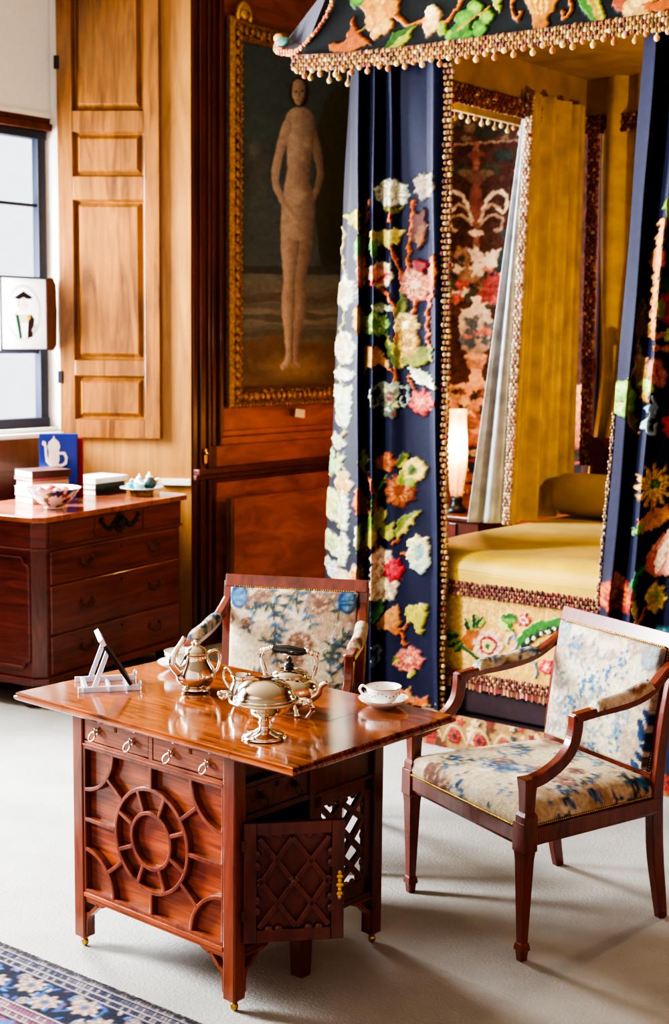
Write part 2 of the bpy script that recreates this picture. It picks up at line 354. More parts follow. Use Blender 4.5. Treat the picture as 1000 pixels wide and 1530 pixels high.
# dado and rail on the back wall, below the tapestry
m = MB(); m.box(UW, 2.4, VB-.05, VB, .80, .86); m.box(UW, 2.4, VB-.03, VB, .875, .93); struct('trim_6', m, 'wall_or', .006)
struct('trim_7', MB().box(UW, 2.4, VB-.012, VB, .12, .80), 'wall_or')
struct('baseboard_back', MB().box(UW, 2.4, VB-.03, VB, 0, .12), 'wall_dk', .004)
struct('trim_10', MB().box(UW, 2.4, VB-.02, VB, 3.3, 3.42), 'wall_dk', .01)
# splayed window reveal, faced with pale boards
K1 = Vector((UW, 5.753)); K2 = Vector((-6.22, 5.30)); dk = (K1-K2).normalized(); nk = Vector((dk.y, -dk.x)); LK = (K1-K2).length
def splay(a0, a1, z0, z1, d0, d1, mb=None):
    q = [K2+dk*a+nk*d for a, d in ((a0, d0), (a1, d0), (a1, d1), (a0, d1))]
    return (mb or MB()).prism([(p.x, p.y) for p in q], lambda a, b: (a, b, z0), lambda a, b: (a, b, z1))
struct('trim_8', splay(.1, LK+.004, 0, 4.02, -.004, .012), 'oak_lt', .002)
m = splay(0, .1, 1.2, 4.02, -.01, .02); splay(LK-.17, LK+.004, .93, .965, .01, .035, m); splay(0, .1, .93, 1.2, -.004, .012, m); struct('trim_9', m, 'plaster', .003)
# window: metal frame, glazing bars, sill, blind
UWN = -6.2
m = MB(); m.box(UWN-.03, UWN+.02, 5.235, 5.29, 1.24, 2.9); m.box(UWN-.03, UWN+.02, 3.65, 3.7, 1.24, 2.9)
m.box(UWN-.03, UWN+.03, 3.65, 5.29, 2.815, 2.86); m.box(UWN-.03, UWN+.03, 3.65, 5.29, 1.245, 1.3)
m.box(UWN-.02, UWN+.01, 3.7, 5.24, 2.452, 2.468); m.box(UWN-.02, UWN+.01, 3.7, 5.24, 1.655, 1.675)
for v in (4.15, 4.6): m.box(UWN-.02, UWN+.01, v-.009, v+.009, 1.3, 2.82)
w1 = m.build('window_1', 'frame_w', rz=-YAW, bev=.003); w1['kind'] = 'structure'
m = MB(); m.box(UWN-.03, UWN+.06, 3.65, 5.31, 2.86, 2.9); m.box(UWN-.03, UWN+.04, 3.65, 5.31, 2.9, 2.945); o = m.build('window_rail', 'wall_dk', w1, .006)
m = MB(); m.box(UWN-.05, UWN+.12, 3.62, 5.31, 1.2, 1.222); m.box(UWN-.05, UWN+.07, 3.62, 5.31, 1.225, 1.246); o = m.build('window_sill', 'plaster', w1, .004)
m = MB(); m.box(UWN+.035, UWN+.04, 3.66, 5.325, 2.945, 3.9); m.box(UWN+.03, UWN+.05, 3.66, 5.325, 2.93, 2.955); m.box(UWN+.02, UWN+.08, 3.64, 5.325, 3.88, 3.95)
b = m.build('roller_blind', 'blind', rz=-YAW); tag(b, 'white roller blind pulled down over the upper part of the window', 'blind')
m = MB(); m.box(UWN-.03, UWN+.02, .6, .66, 1.05, 3.7); m.box(UWN-.03, UWN+.02, 2.4, 2.46, 1.05, 3.7); m.box(UWN-.03, UWN+.02, .6, 2.46, 1.0, 1.06); m.box(UWN-.03, UWN+.02, .6, 2.46, 3.68, 3.75)
for z in (1.9, 2.8): m.box(UWN-.02, UWN+.01, .6, 2.4, z-.01, z+.01)
for v in (1.2, 1.8): m.box(UWN-.02, UWN+.01, v-.01, v+.01, 1.0, 3.7)
w2 = m.build('window_2', 'frame_w', rz=-YAW); w2['kind'] = 'structure'
# panelled shutter leaf standing open against the reveal
hp = K2+dk*.1+nk*.016; hw = rm(hp.x, hp.y, 1.19); ang = math.atan2(dk.y, dk.x)-YAW
sh = thing('window_shutter', 'tall golden oak shutter leaf with four raised panels beside the window', 'shutter', hw, ang)
LS = .565; zb = 0; zt = 2.75
rails = [(0, .10), (.345, .43), (1.305, 1.43), (1.67, 1.78), (2.68, 2.75)]
m = MB(); m.box(0, .085, -.035, 0, 0, zt); m.box(LS-.085, LS, -.035, 0, 0, zt)
for a, b_ in rails: m.box(.085, LS-.085, -.035, 0, a, b_)
m.build('shutter_frame', 'oak', sh, .003)
for i in range(4):
    z0, z1 = rails[i][1], rails[i+1][0]; x0, x1 = .085, LS-.085
    m = MB(); f = [(x0, z0), (x1, z0), (x1, z1), (x0, z1)]; k = .014; j = .04
    def ring(d, y): return [(x0+d, y, z0+d), (x1-d, y, z0+d), (x1-d, y, z1-d), (x0+d, y, z1-d)]
    R_ = [ring(0, -.035), ring(.012, -.006), ring(.018, -.006), ring(j, -.026)]
    vs = sum(R_, []); fs = [(q*4+e, q*4+(e+1) % 4, q*4+4+(e+1) % 4, q*4+4+e) for q in range(3) for e in range(4)]+[(12, 13, 14, 15)]
    m.add(vs, fs); m.build('shutter_panel', 'oak', sh)
for z in (.3, 2.0): MB().box(-.012, .016, -.042, -.02, z, z+.07).build('hinge', 'iron', sh, .003)
# painted glass plaque hung in the window
pl = Art(-.16, .16, 0, .40, .0016, (246, 246, 242))
pl.ell(0, .205, .125, .155, (120, 110, 70), 0, 0, None); pl.ell(0, .205, .119, .149, (246, 246, 242), 0, 0)
G_ = (34, 66, 50)
pl.poly([(-.065, .285), (0, .32), (.065, .288), (.05, .278), (-.05, .276)], (40, 30, 34), 0)
pl.ell(0, .245, .034, .042, (226, 214, 192), 0, 0); pl.line([(-.034, .275), (-.036, .235)], .006, G_, 0); pl.line([(-.012, .25), (-.008, .25)], .005, G_, 0); pl.line([(.01, .25), (.014, .25)], .005, G_, 0)
pl.poly([(-.06, .2), (-.03, .19), (-.012, .07), (-.03, .06)], G_, 0); pl.poly([(.05, .2), (.075, .17), (.06, .075), (.022, .065), (.03, .16)], (52, 32, 36), 0)
pl.poly([(-.035, .195), (.04, .195), (.03, .15), (-.025, .15)], (206, 196, 160), 0); pl.ell(.036, .18, .012, .014, (196, 140, 40), 0, 0); pl.poly([(-.02, .15), (.02, .15), (.015, .06), (-.01, .06)], (240, 238, 234), 0)
pl.line([(-.1, .19), (-.05, .19)], .004, (150, 150, 110), 0); pl.line([(.07, .11), (.085, .13)], .03, (190, 190, 180), 0)
px = thing('painted_glass_plaque', 'cream painted glass plaque of a standing man in a hat, hung in the window', 'plaque', rm(-6.135, 5.085, 1.672), math.pi/2-YAW)
X, Z = np.meshgrid(np.linspace(-.155, .155, 130), np.linspace(.004, .392, 160)); cc, _ = pl.at(X, Z)
M['pglass'] = painted('painted glass', .2, 0, 60, .02, .03, 0, .5)
t_, b_ = M['pglass'].node_tree, M['pglass'].node_tree.nodes['Principled BSDF']; tr_ = t_.nodes.new('ShaderNodeBsdfTranslucent'); mx_ = t_.nodes.new('ShaderNodeMixShader'); mx_.inputs[0].default_value = .22
t_.links.new(b_.inputs['Base Color'].links[0].from_socket, tr_.inputs['Color']); t_.links.new(b_.outputs[0], mx_.inputs[1]); t_.links.new(tr_.outputs[0], mx_.inputs[2]); t_.links.new(mx_.outputs[0], t_.nodes['Material Output'].inputs['Surface'])
sheet('glass_picture', np.stack([X, np.zeros_like(X), Z], -1), cc, 'pglass', px)
m = MB(); m.box(-.16, .16, -.006, .01, .388, .398); m.box(-.16, .16, -.006, .01, 0, .008); m.box(-.165, -.155, -.006, .01, 0, .398); m.build('lead_frame', 'frame_w', px)
MB().prism([(.155, 0), (.2, 0), (.222, .03), (.226, .2), (.222, .36), (.2, .398), (.155, .398)], lambda a, b: (a, -.012, b), lambda a, b: (a, .012, b)).build('side_bracket', 'wall_dk', px, .004)
# door-stile escutcheon
es = thing('brass_escutcheon', 'small brass escutcheon with a knob on the dark panelled stile', 'escutcheon', rm(UW+.037, 5.83, 1.06), math.pi/2-YAW)
MB().prism(arc(0, .06, .012, 0, 180, 8)+arc(0, 0, .012, 180, 360, 8), lambda a, b: (a, 0, b), lambda a, b: (a, -.004, b)).build('plate', 'brass', es)
MB().blob((0, -.016, .045), .010, .012, .010, n=10, k=6).build('knob', 'brass', es)
# ---------------------------------------------------------------- framed oil painting
pa = Art(325, 560, 20, 640, 1, (50, 70, 76))
pa.ell(385, 255, 34, 55, (66, 72, 72), 10, 0, (34, 40, 42), .15, 5, .9); pa.ell(376, 225, 18, 26, (82, 88, 86), 0, 0, (40, 46, 46), .15, 5, .9)
pa.poly([(466, 210), (484, 150), (500, 130), (520, 130), (520, 420), (480, 420), (470, 330)], (58, 62, 40), 0, (40, 44, 34))
pa.poly([(330, 398), (560, 398), (560, 470), (330, 470)], (70, 78, 76), 0, (92, 92, 82)); pa.poly([(330, 398), (560, 398), (560, 412), (330, 408)], (44, 52, 52), 0)
for y in range(430, 520, 9):
    pa.curve([(330+q*24, y+random.uniform(-5, 5)) for q in range(9)], random.uniform(7, 16), random.choice([(84, 82, 74), (78, 76, 70), (72, 66, 58), (96, 90, 80)]), 0)
pa.poly([(330, 520), (400, 500), (470, 512), (560, 505), (560, 640), (330, 640)], (92, 66, 42), 0, (66, 44, 28)); pa.ell(440, 548, 70, 26, (116, 86, 52), 0, 0, (92, 66, 42), .1, 6, .6)
SK, SS, SD = (150, 122, 108), (124, 98, 86), (76, 58, 52)
pa.limb([(461, 186, 15), (471, 222, 15), (476, 262, 12), (468, 292, 10), (458, 312, 9)], SS, SD)
pa.limb([(453, 318, 30), (452, 370, 26), (446, 420, 17), (447, 455, 19), (441, 505, 11), (440, 538, 9), (446, 546, 8)], SS, SD)
pa.limb([(433, 316, 32), (431, 370, 28), (430, 418, 18), (428, 455, 20), (429, 510, 11), (428, 538, 10), (421, 548, 9)], SK, SD)
pa.limb([(446, 150, 14), (446, 166, 16), (446, 178, 30)], SS, SD)
pa.limb([(446, 182, 46), (446, 205, 44), (445, 240, 37), (443, 265, 36), (443, 292, 46), (443, 318, 50), (443, 338, 44)], SK, SD)
pa.limb([(427, 186, 16), (417, 222, 15), (409, 264, 13), (416, 292, 11), (432, 318, 9), (440, 326, 7)], SK, SS)
pa.ell(437, 214, 13, 15, (160, 132, 118), 0, 0, SK, 0, 5, .95); pa.ell(455, 213, 11, 14, (144, 116, 102), 0, 0, SS, 0, 5, .95); pa.ell(442, 292, 16, 18, (158, 130, 116), 0, 0, SK, 0, 5, .95)
pa.ell(445, 138, 16, 24, (48, 34, 28), 0, 0); pa.limb([(444, 128, 20), (444, 140, 21), (444, 152, 12)], SK, SD)
pa.ell(440, 137, 2.4, 1.3, (66, 44, 36), 0, 0); pa.ell(449, 137, 2.4, 1.3, (66, 44, 36), 0, 0); pa.line([(445, 138), (444, 146)], 1.6, SD, 0); pa.line([(441, 150), (448, 150)], 1.8, (140, 76, 66), 0)
pa.wob = (.35, .6); pa.mottle(.08, 6); pa.c = (pa.c*.6+pa.c.mean(2, keepdims=True)*.4)*np.array([1.9, 2.1, 2.35])
pt = thing('framed_painting', 'tall dark oil painting of a standing nude figure in a carved gilt frame', 'painting', rm(UW+.05, 6.0, 1.355), math.pi/2-YAW)
V0, V1, Z0, Z1 = 0, 1.34, 0, 2.16; fw = .115
V_, Z_ = np.meshgrid(np.linspace(fw-.01, V1-fw+.01, 210), np.linspace(fw-.01, Z1-fw+.01, 400)); ax_, ay_ = warp(S_PIC, V_+6.0, Z_+1.355); cc, _ = pa.at(ax_, ay_)
sheet('canvas', np.stack([V_, np.full_like(V_, .012), Z_], -1), cc, 'oil', pt)
m = MB(); prof = [(0, 0), (.0, .035), (.025, .052), (.045, .034), (.08, .03), (.095, .04), (.115, .018), (.115, 0)]
rings = []
for d, h in prof: rings.append([(V0+d, .02-h, Z0+d), (V1-d, .02-h, Z0+d), (V1-d, .02-h, Z1-d), (V0+d, .02-h, Z1-d)])
vs = sum(rings, []); m.add(vs, [(q*4+e, q*4+4+e, q*4+4+(e+1) % 4, q*4+(e+1) % 4) for q in range(len(rings)-1) for e in range(4)])
m.build('frame', 'gilt', pt)
m = MB()
def carve(a, b, n):
    for i in range(n):
        t = (i+.5)/n; p = Vector(a).lerp(Vector(b), t); s_ = random.uniform(.75, 1.2)
        m.blob((p.x, p.y, p.z), .028*s_, .016, .028*s_, n=6, k=4)
        for k in range(3): m.blob((p.x+random.uniform(-.035, .035), p.y+.004, p.z+random.uniform(-.035, .035)), .013, .014, .013, n=5, k=4)
c_ = .062
carve((c_, -.02, c_), (c_, -.02, Z1-c_), 40); carve((V1-c_, -.02, c_), (V1-c_, -.02, Z1-c_), 40); carve((c_, -.02, c_), (V1-c_, -.02, c_), 25); carve((c_, -.02, Z1-c_), (V1-c_, -.02, Z1-c_), 25)
for i in range(44): m.blob((.02+i*.03, -.022, .012), .011, .012, .012, n=5, k=4); m.blob((.104, -.016, .12+i*.044), .009, n=5, k=4)
m.build('carving', 'gilt', pt)
crest = MB(); 
for q in range(9):
    a = math.pi*q/8; crest.blob((.11+.05*math.cos(a), -.02, 2.17+.055*math.sin(a)), .018, .016, .03, n=6, k=4)
crest.blob((.11, -.025, 2.18), .045, .02, .03, n=8, k=5); crest.build('crest', 'gilt_b', pt)
lb = MB().box(0, .09, -.002, 0, 0, .05).build('wall_label', 'paper', rz=0); lb.location = rm(UW+.05, 6.6, 1.283); lb.rotation_euler = (0, .12, math.pi/2-YAW); tag(lb, 'small curled paper tag under the gilt frame of the painting', 'label')
# loose wooden board standing in front of the dado
bd = thing('wooden_board', 'plain warm brown wooden board standing against the wall below the painting', 'board', rm(-5.43, 5.985, 0), math.pi/2-YAW)
m = MB(); m.box(0, 1.15, -.02, .02, .0, .84); m.build('board_panel', 'wall_or', bd, .004)
MB().box(-.022, .0, -.024, .024, 0, .846).build('board_edge', 'oak', bd, .006)
# ================================================================ the tea table
TC = Vector((-.296, 3.982, 0)); TT = .72
def tw(x, y, z=TT): return Vector((TC.x+x*math.cos(TY)+y*math.sin(TY), TC.y-x*math.sin(TY)+y*math.cos(TY), z))
tb = thing('tea_table', 'mahogany tea table with round fretwork front, open lattice door and raised leaves', 'table', TC, -TY)
def edge_top(x0, x1, name, col='mahog_top', open_l=False, open_r=False):
    m = MB(); y0, y1 = -.34, .34
    a = 0 if open_l else 1; b = 0 if open_r else 1
    lev = [(.006, .696), (0, .702), (0, .7085), (.007, .711), (.004, .7175), (.009, .72)]
    R_ = [[(x0+d*a, y0+d, z), (x1-d*b, y0+d, z), (x1-d*b, y1-d, z), (x0+d*a, y1-d, z)] for d, z in lev]
    vs = sum(R_, []); n = len(lev)
    m.add(vs, [(q*4+e, q*4+(e+1) % 4, q*4+4+(e+1) % 4, q*4+4+e) for q in range(n-1) for e in range(4)]+[(3, 2, 1, 0), tuple((n-1)*4+e for e in range(4))])
    return m.build(name, col, tb)
edge_top(-.334, .334, 'tabletop', open_l=True, open_r=True)
edge_top(-.554, -.3355, 'drop_leaf', open_r=True); edge_top(.3355, .554, 'drop_leaf', open_l=True)
hx, hy = .325, .3085
for sx, sy in ((-1, -1), (1, -1), (1, 1), (-1, 1)):
    m = MB(); x0, x1 = sorted((sx*hx, sx*(hx-.043))); y0, y1 = sorted((sy*hy, sy*(hy-.043)))
    m.box(x0, x1, y0, y1, .03, .697)
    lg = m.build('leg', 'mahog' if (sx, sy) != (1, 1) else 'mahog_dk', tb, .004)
    for ax in (0, 1):     # pierced corner brackets
        m = MB(); s_ = sx if ax == 0 else sy; base = (hx-.043) if ax == 0 else (hy-.043)
        pts = [(base, .148), (base, .045), (base-.008, .045)]+[(base-.075+.067*math.cos(math.radians(a)), .07+.07*math.sin(math.radians(a))) for a in range(0, 91, 9)]+[(base-.09, .148)]
        outer = pts; inner = [(base-.005, .142), (base-.005, .112), (base-.028, .128), (base-.045, .142)]
        def f3(q): 
            return (lambda a, b: (s_*a, sy*(hy-.006)-sy*q, b)) if ax == 0 else (lambda a, b: (sx*(hx-.006)-sx*q, s_*a, b))
        # body below the piercing, in strips so the opening stays open
        arcp = [(base-.075+.067*math.cos(math.radians(a)), .07+.07*math.sin(math.radians(a))) for a in range(0, 91, 9)]
        strip = [(base, .045), (base-.008, .045)]+arcp[:6]+[(base, .108)]
        m.prism(strip, f3(0), f3(.02)); top = [(base, .15), (base, .142), (base-.05, .142)]+arcp[8:]+[(base-.09, .148), (base-.09, .15)]
        m.prism(top, f3(0), f3(.02)); m.prism([(base-.062, .142), (base-.022, .104), (base-.014, .112), (base-.05, .146)], f3(0), f3(.02))
        m.build('bracket', 'mahog', lg)
    m = MB(); cx_, cy_ = sx*(hx-.021), sy*(hy-.021); m.lathe([(.013, .03), (.013, .024), (.008, .022)], (cx_, cy_, 0), 10); m.blob((cx_+.004, cy_-.003, .0125), .0125, .010, .0125, n=10, k=8); m.build('castor', 'brass', lg)
# the gate leg in the middle of the door side
MB().prism([(-.045, .15), (.012, .15), (.008, .03), (.004, .0), (-.034, .0), (-.036, .03)], lambda a, b: (hx-.05, a, b), lambda a, b: (hx-.008, a, b)).build('leg', 'mahog_dk', tb, .003)
m = MB(); fx0, fx1 = -hx+.043, hx-.043
m.box(fx0, fx1, -.303, -.28, .604, .621); m.box(fx0, fx1, -.303, -.28, .694, .697);  m.box(fx0, fx1, -.308, -.303, .607, .613)
m.box(-.008, .008, -.303, -.28, .619, .696); m.build('rail', 'mahog_h', tb, .002)
m = MB(); m.box(fx0, fx1, -.303, -.28, .148, .176); m.box(fx0, fx1, -.309, -.302, .160, .172); m.build('rail', 'mahog_h', tb, .002)
fp = MB().box(fx0, fx1, -.284, -.274, .176, .604).build('fret_panel', 'mahog_h', tb)
# fretwork on the front: two rings, spokes and quarter rounds
m = MB(); cz = .39; yc = -.2945; bar_ = rect(.013, .022)
def P3(pts): return [(a, yc, b) for a, b in pts]
m.sweep(P3(arc(0, cz, .145, 0, 360, 48)[:-1]), bar_, ref=(0, 1, 0), closed=True); m.sweep(P3(arc(0, cz, .078, 0, 360, 36)[:-1]), bar_, ref=(0, 1, 0), closed=True)
def spoke(a, r0, r1): m.sweep([(math.cos(a)*r0, yc, cz+math.sin(a)*r0), (math.cos(a)*r1, yc, cz+math.sin(a)*r1)], bar_, ref=(0, 1, 0))
for k in range(8): spoke(math.radians(22.5+45*k), .082, .142)
for a, r1 in ((0, fx1-.001), (180, fx1-.001), (90, .212), (270, .212)): spoke(math.radians(a), .148, r1)
for q, (ex, ez, a0) in enumerate(((fx0, .603, -90), (fx1, .603, 180), (fx0, .177, 0), (fx1, .177, 90))):
    m.sweep(P3(arc(ex, ez, .125, a0, a0+90, 16)), bar_, ref=(0, 1, 0))
    a = math.atan2(ez-cz, ex); spoke(a, .148, math.hypot(ex, ez-cz)-.122)
m.sweep([(fx0, yc, .177), (fx1, yc, .177)], bar_, ref=(0, 1, 0)); m.sweep([(fx0, yc, .603), (fx1, yc, .603)], bar_, ref=(0, 1, 0)); m.sweep([(fx0+.004, yc, .177), (fx0+.004, yc, .603)], rect(.01, .022), ref=(0, 1, 0)); m.sweep([(fx1-.004, yc, .177), (fx1-.004, yc, .603)], rect(.01, .022), ref=(0, 1, 0))
m.build('fretwork', 'mahog', fp, .003)
def ring_pull(x, y, z, axis, parent, mat='silver'):
    m = MB(); n = Vector(axis); s_ = Vector((-n.y, n.x, 0)); p = Vector((x, y, z)); dn = Vector((0, 0, -1))
    m.sweep([p, p+n*.004], [(.009*math.cos(i*.785), .009*math.sin(i*.785)) for i in range(8)]); m.blob(tuple(p+n*.010), .006, n=8, k=6); m.blob(tuple(p+n*.008+Vector((0, 0, .009))), .004, n=6, k=4)
    m.tube([p+n*(.014+.006*(1-math.cos(a)))+s_*.0115*math.sin(a)+dn*.0115*(1-math.cos(a)) for a in [2*math.pi*i/18 for i in range(18)]], .0026, 6, True, ref=tuple(n)); return m.build('ring_handle', mat, parent)
for x0, x1, hs, lk in ((fx0+.002, -.009, (-.222, -.075), -.145), (.009, fx1-.002, (.083, .222), .155)):
    m = MB().box(x0, x1, -.302, -.26, .623, .693); d = m.build('drawer', 'mahog_h', tb, .002)
    for h in hs: ring_pull(h, -.302, .656, (0, -1, 0), d)
    MB().box(lk-.005, lk+.005, -.3035, -.301, .668, .684).build('keyhole_plate', 'dkbrass', d)
# carcass walls
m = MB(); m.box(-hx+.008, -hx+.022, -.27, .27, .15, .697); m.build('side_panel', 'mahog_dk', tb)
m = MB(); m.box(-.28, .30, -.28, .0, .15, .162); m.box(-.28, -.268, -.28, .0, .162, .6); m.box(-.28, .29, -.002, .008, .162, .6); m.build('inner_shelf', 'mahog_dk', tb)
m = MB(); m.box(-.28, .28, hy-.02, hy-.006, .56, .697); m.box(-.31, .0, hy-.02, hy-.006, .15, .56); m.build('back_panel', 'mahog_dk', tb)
m = MB(); m.box(hx-.03, hx-.008, -.268, .268, .148, .166); m.box(hx-.03, hx-.008, -.268, -.004, .508, .524); m.box(hx-.03, hx-.008, -.268, -.004, .598, .612); m.box(hx-.04, hx-.03, -.268, -.004, .612, .697); m.box(hx-.03, hx-.008, -.268, .268, .688, .697); m.box(hx-.03, hx-.006, -.008, .012, .166, .69)
m.box(hx-.028, hx-.014, .012, .268, .512, .69); m.box(hx-.03, hx-.006, .012, .268, .505, .516); m.build('side_rail', 'mahog_dk', tb, .002)
d = MB().box(hx-.05, hx-.012, -.264, -.01, .526, .596).build('drawer', 'mahog_dk', tb, .002)
for y in (-.2, -.068): ring_pull(hx-.012, y, .566, (1, 0, 0), d, 'dkbrass')
MB().box(hx-.012, hx-.0105, -.142, -.128, .576, .59).build('keyhole_plate', 'iron', d)
# pierced panel: a frame with open lattice
m = MB(); y0, y1, z0, z1 = .012, .268, .166, .506; xm = hx-.018; e = .034
m.box(xm-.008, xm+.008, y0, y0+e, z0, z1); m.box(xm-.008, xm+.008, y1-e, y1, z0, z1); m.box(xm-.008, xm+.008, y0, y1, z0, z0+e+.01); m.box(xm-.008, xm+.008, y0, y1, z1-e, z1)
A, B_, Cc, D = y0+e, y1-e, z0+e+.01, z1-e
def lat(ya, za, yb, zb, w=.017): m.sweep([(xm, ya, za), (xm, yb, zb)], rect(w, .014), ref=(1, 0, 0))
mid = (Cc+D)/2; ym = (A+B_)/2
lat(A, Cc, B_, mid+.05); lat(A, mid-.05, B_, D); lat(A, mid+.05, ym+.02, D); lat(B_, Cc, A, mid+.05); lat(B_, mid-.05, A, D); lat(B_, mid+.05, ym-.02, D); lat(ym-.03, Cc, B_, Cc+.09)
for y, z in ((A, Cc+.05), (A, mid), (A, D-.04), (B_, Cc+.05), (B_, mid), (B_, D-.04), (ym, D), (ym, Cc), (ym-.05, D), (ym+.05, D), (ym+.05, Cc), (B_-.02, Cc+.01)): m.blob((xm, y, z), .006, .013, .013, n=8, k=5)
m.build('pierced_panel', 'mahog_dk', tb, .002)
# door standing open
m = MB(); dw, dz0, dz1 = .265, .19, .515; fr = .034
m.box(0, fr, 0, .018, dz0, dz1); m.box(dw-fr, dw, 0, .018, dz0, dz1); m.box(fr, dw-fr, 0, .018, dz0, dz0+fr); m.box(fr, dw-fr, 0, .018, dz1-fr, dz1); m.box(fr, dw-fr, .011, .017, dz0+fr, dz1-fr)
dr = m.build('door', 'mahog_dk', tb, .0025); dr.location = (hx+.012, -.286, 0); dr.rotation_euler.z = .871
m = MB(); x0, x1, z0, z1 = fr, dw-fr, dz0+fr, dz1-fr; w_, h_ = x1-x0, z1-z0
def dl(a, b, c, d_): m.sweep([(x0+a*w_, .004, z0+b*h_), (x0+c*w_, .004, z0+d_*h_)], rect(.014, .015), ref=(0, 1, 0))
dl(.03, .97, .97, .03); dl(.03, .03, .97, .97); dl(.02, .55, .53, .03); dl(.47, .97, .98, .46); dl(.02, .46, .47, .97); dl(.53, .03, .98, .55)
for a, b in ((.16, 1), (.3, 1), (.7, 1), (.84, 1), (.16, 0), (.3, 0), (.7, 0), (.84, 0), (1, .2), (1, .32), (1, .68), (1, .8), (0, .2), (0, .32), (0, .68), (0, .8)): m.blob((x0+a*w_, .004, z0+b*h_), .013, .005, .013, n=8, k=4)
m.blob((x0+.5*w_, -.004, z0+.5*h_), .012, .006, .012, n=8, k=4)
for k in range(4): m.blob((x0+.5*w_+.012*math.cos(k*1.57+.78), -.003, z0+.5*h_+.012*math.sin(k*1.57+.78)), .008, .004, .008, n=6, k=4)
m.build('lattice', 'mahog_dk', dr, .002)
m = MB(); 
for z, r in ((.305, .006), (.315, .010), (.326, .006), (.338, .011), (.35, .006), (.361, .010), (.372, .006)): m.blob((dw-.012, -.001, z), r, .003, .007, n=8, k=4)
m.build('lock_plate', 'gilt_b', dr)
for z in (.25, .44): MB().box(-.006, .004, -.003, .006, z, z+.03).build('hinge', 'dkbrass', dr)
# fly bracket that holds up the right leaf
m = MB(); ar = [(.325, .697), (.53, .697), (.53, .688)]+[(.53-.01-.15*math.sin(math.radians(a)), .688-.055*(1-math.cos(math.radians(a)))) for a in range(10, 91, 10)]+[(.325, .62)]
m.prism(ar, lambda a, b: (a, .2, b), lambda a, b: (a, .222, b)); m.build('fly_bracket', 'mahog', tb, .002)
# ================================================================ silver, china and the easel on the table
def put(mb, name, mat, parent, **k): return mb.build(name, mat, parent, **k)
# covered dish
dp = (-.178, 3.634); ds = thing('muffin_dish', 'footed silver dish under a plain silver dome near the front of the tea table', 'dish', (*dp, TT), -.3)
put(MB().lathe([(.058, 0), (.06, .004), (.055, .008), (.05, .012), (.03, .018), (.016, .026), (.013, .034), (.017, .04), (.013, .046), (.02, .054), (.045, .066), (.072, .084), (.08, .094), (.094, .1), (.096, .104), (.088, .106), (.07, .1), (0, .098)], n=40), 'bowl', 'silver', ds)
put(MB().lathe([(.083, .105), (.083, .112), (.079, .115), (.076, .124), (.067, .14), (.05, .152), (.028, .159), (0, .161)], n=40), 'dome', 'silver', ds)
for s_ in (-1, 1):
    m = MB(); m.tube(smooth([(s_*.09, 0, .1), (s_*.105, 0, .112), (s_*.12, 0, .11), (s_*.125, 0, .1), (s_*.114, 0, .094)], 4), .0055, 7)
    for k in range(5): m.blob((s_*(.1+.006*k), random.uniform(-.006, .006), .104+.004*math.sin(k*2)), .008, n=6, k=4)
    put(m, 'handle', 'silver', ds)
# kettle with ebony grip
kp = tw(.16, -.0, TT); kt = thing('silver_kettle', 'squat silver kettle with a tall swing handle and black grip behind the domed dish', 'kettle', (-.122, 3.9, TT), -.25)
put(MB().lathe([(.03, .012), (.045, .018), (.07, .035), (.082, .055), (.084, .07), (.078, .085), (.06, .098), (.045, .103), (.042, .106), (0, .106)], n=36), 'body', 'silver', kt)
ld = put(MB().lathe([(.052, .102), (.05, .108), (.04, .118), (.02, .124), (0, .125)], n=28), 'lid', 'silver', kt)
put(MB().lathe([(.012, .124), (.017, .130), (.013, .137), (.006, .141), (.009, .148), (.004, .156), (0, .158)], n=14), 'finial', 'ebony', ld)
hL = smooth([(-.074, 0, .085), (-.07, 0, .108), (-.08, 0, .14), (-.076, 0, .166), (-.055, 0, .178)], 5); 
for q in (-1, 1):
    m = MB(); m.tube([(p.x, p.y, p.z) for p in hL] if q < 0 else [(-p.x, p.y, p.z-.004) for p in hL], .0065, 8, ref=(0, 1, 0))
    for k in range(6): m.blob((q*(.05+.006*k), random.uniform(-.003, .003), .178-.002*k), .0085, n=6, k=4)
    h_ = put(m, 'handle', 'silver', kt)
put(MB().tube(smooth([(-.05, 0, .179), (-.03, 0, .175), (0, 0, .175), (.03, 0, .173), (.05, 0, .175)], 5), [.008+.006*math.sin(math.pi*min(1, max(0, i/20)))for i in range(21)], 10, ref=(0, 1, 0)), 'grip', 'ebony', h_)
put(MB().tube(smooth([(.07, -.02, .05), (.092, -.026, .065), (.1, -.03, .085), (.118, -.034, .1)], 5), [.014-.0005*i for i in range(16)], 9), 'spout', 'silver', kt)
for k in range(4):
    m = MB(); a = k*math.pi/2+.6; m.tube(smooth([(.05*math.cos(a), .05*math.sin(a), .03), (.062*math.cos(a), .062*math.sin(a), .016), (.07*math.cos(a), .07*math.sin(a), .006)], 4), .006, 7); m.blob((.07*math.cos(a), .07*math.sin(a), .006), .008, .008, .006); put(m, 'foot', 'silver', kt)
# cream jug
cj = thing('cream_jug', 'small silver cream jug with a loop handle left of the kettle', 'jug', (-.262, 3.965, TT), 2.6)
put(MB().lathe([(.022, 0), (.026, .006), (.03, .014), (.038, .032), (.036, .05), (.026, .068), (.025, .076), (.03, .088), (.027, .088), (.02, .07), (0, .066)], n=26), 'body', 'silver', cj)
put(MB().tube(smooth([(.026, 0, .082), (.044, 0, .1), (.056, 0, .095), (.058, 0, .07), (.036, 0, .04)], 5), .0042, 7, ref=(0, 1, 0)), 'handle', 'silver', cj)
put(MB().prism([(-.022, -.012), (-.044, 0), (-.022, .012)], lambda a, b: (a, b, .08), lambda a, b: (a, b, .09)), 'lip', 'silver', cj)
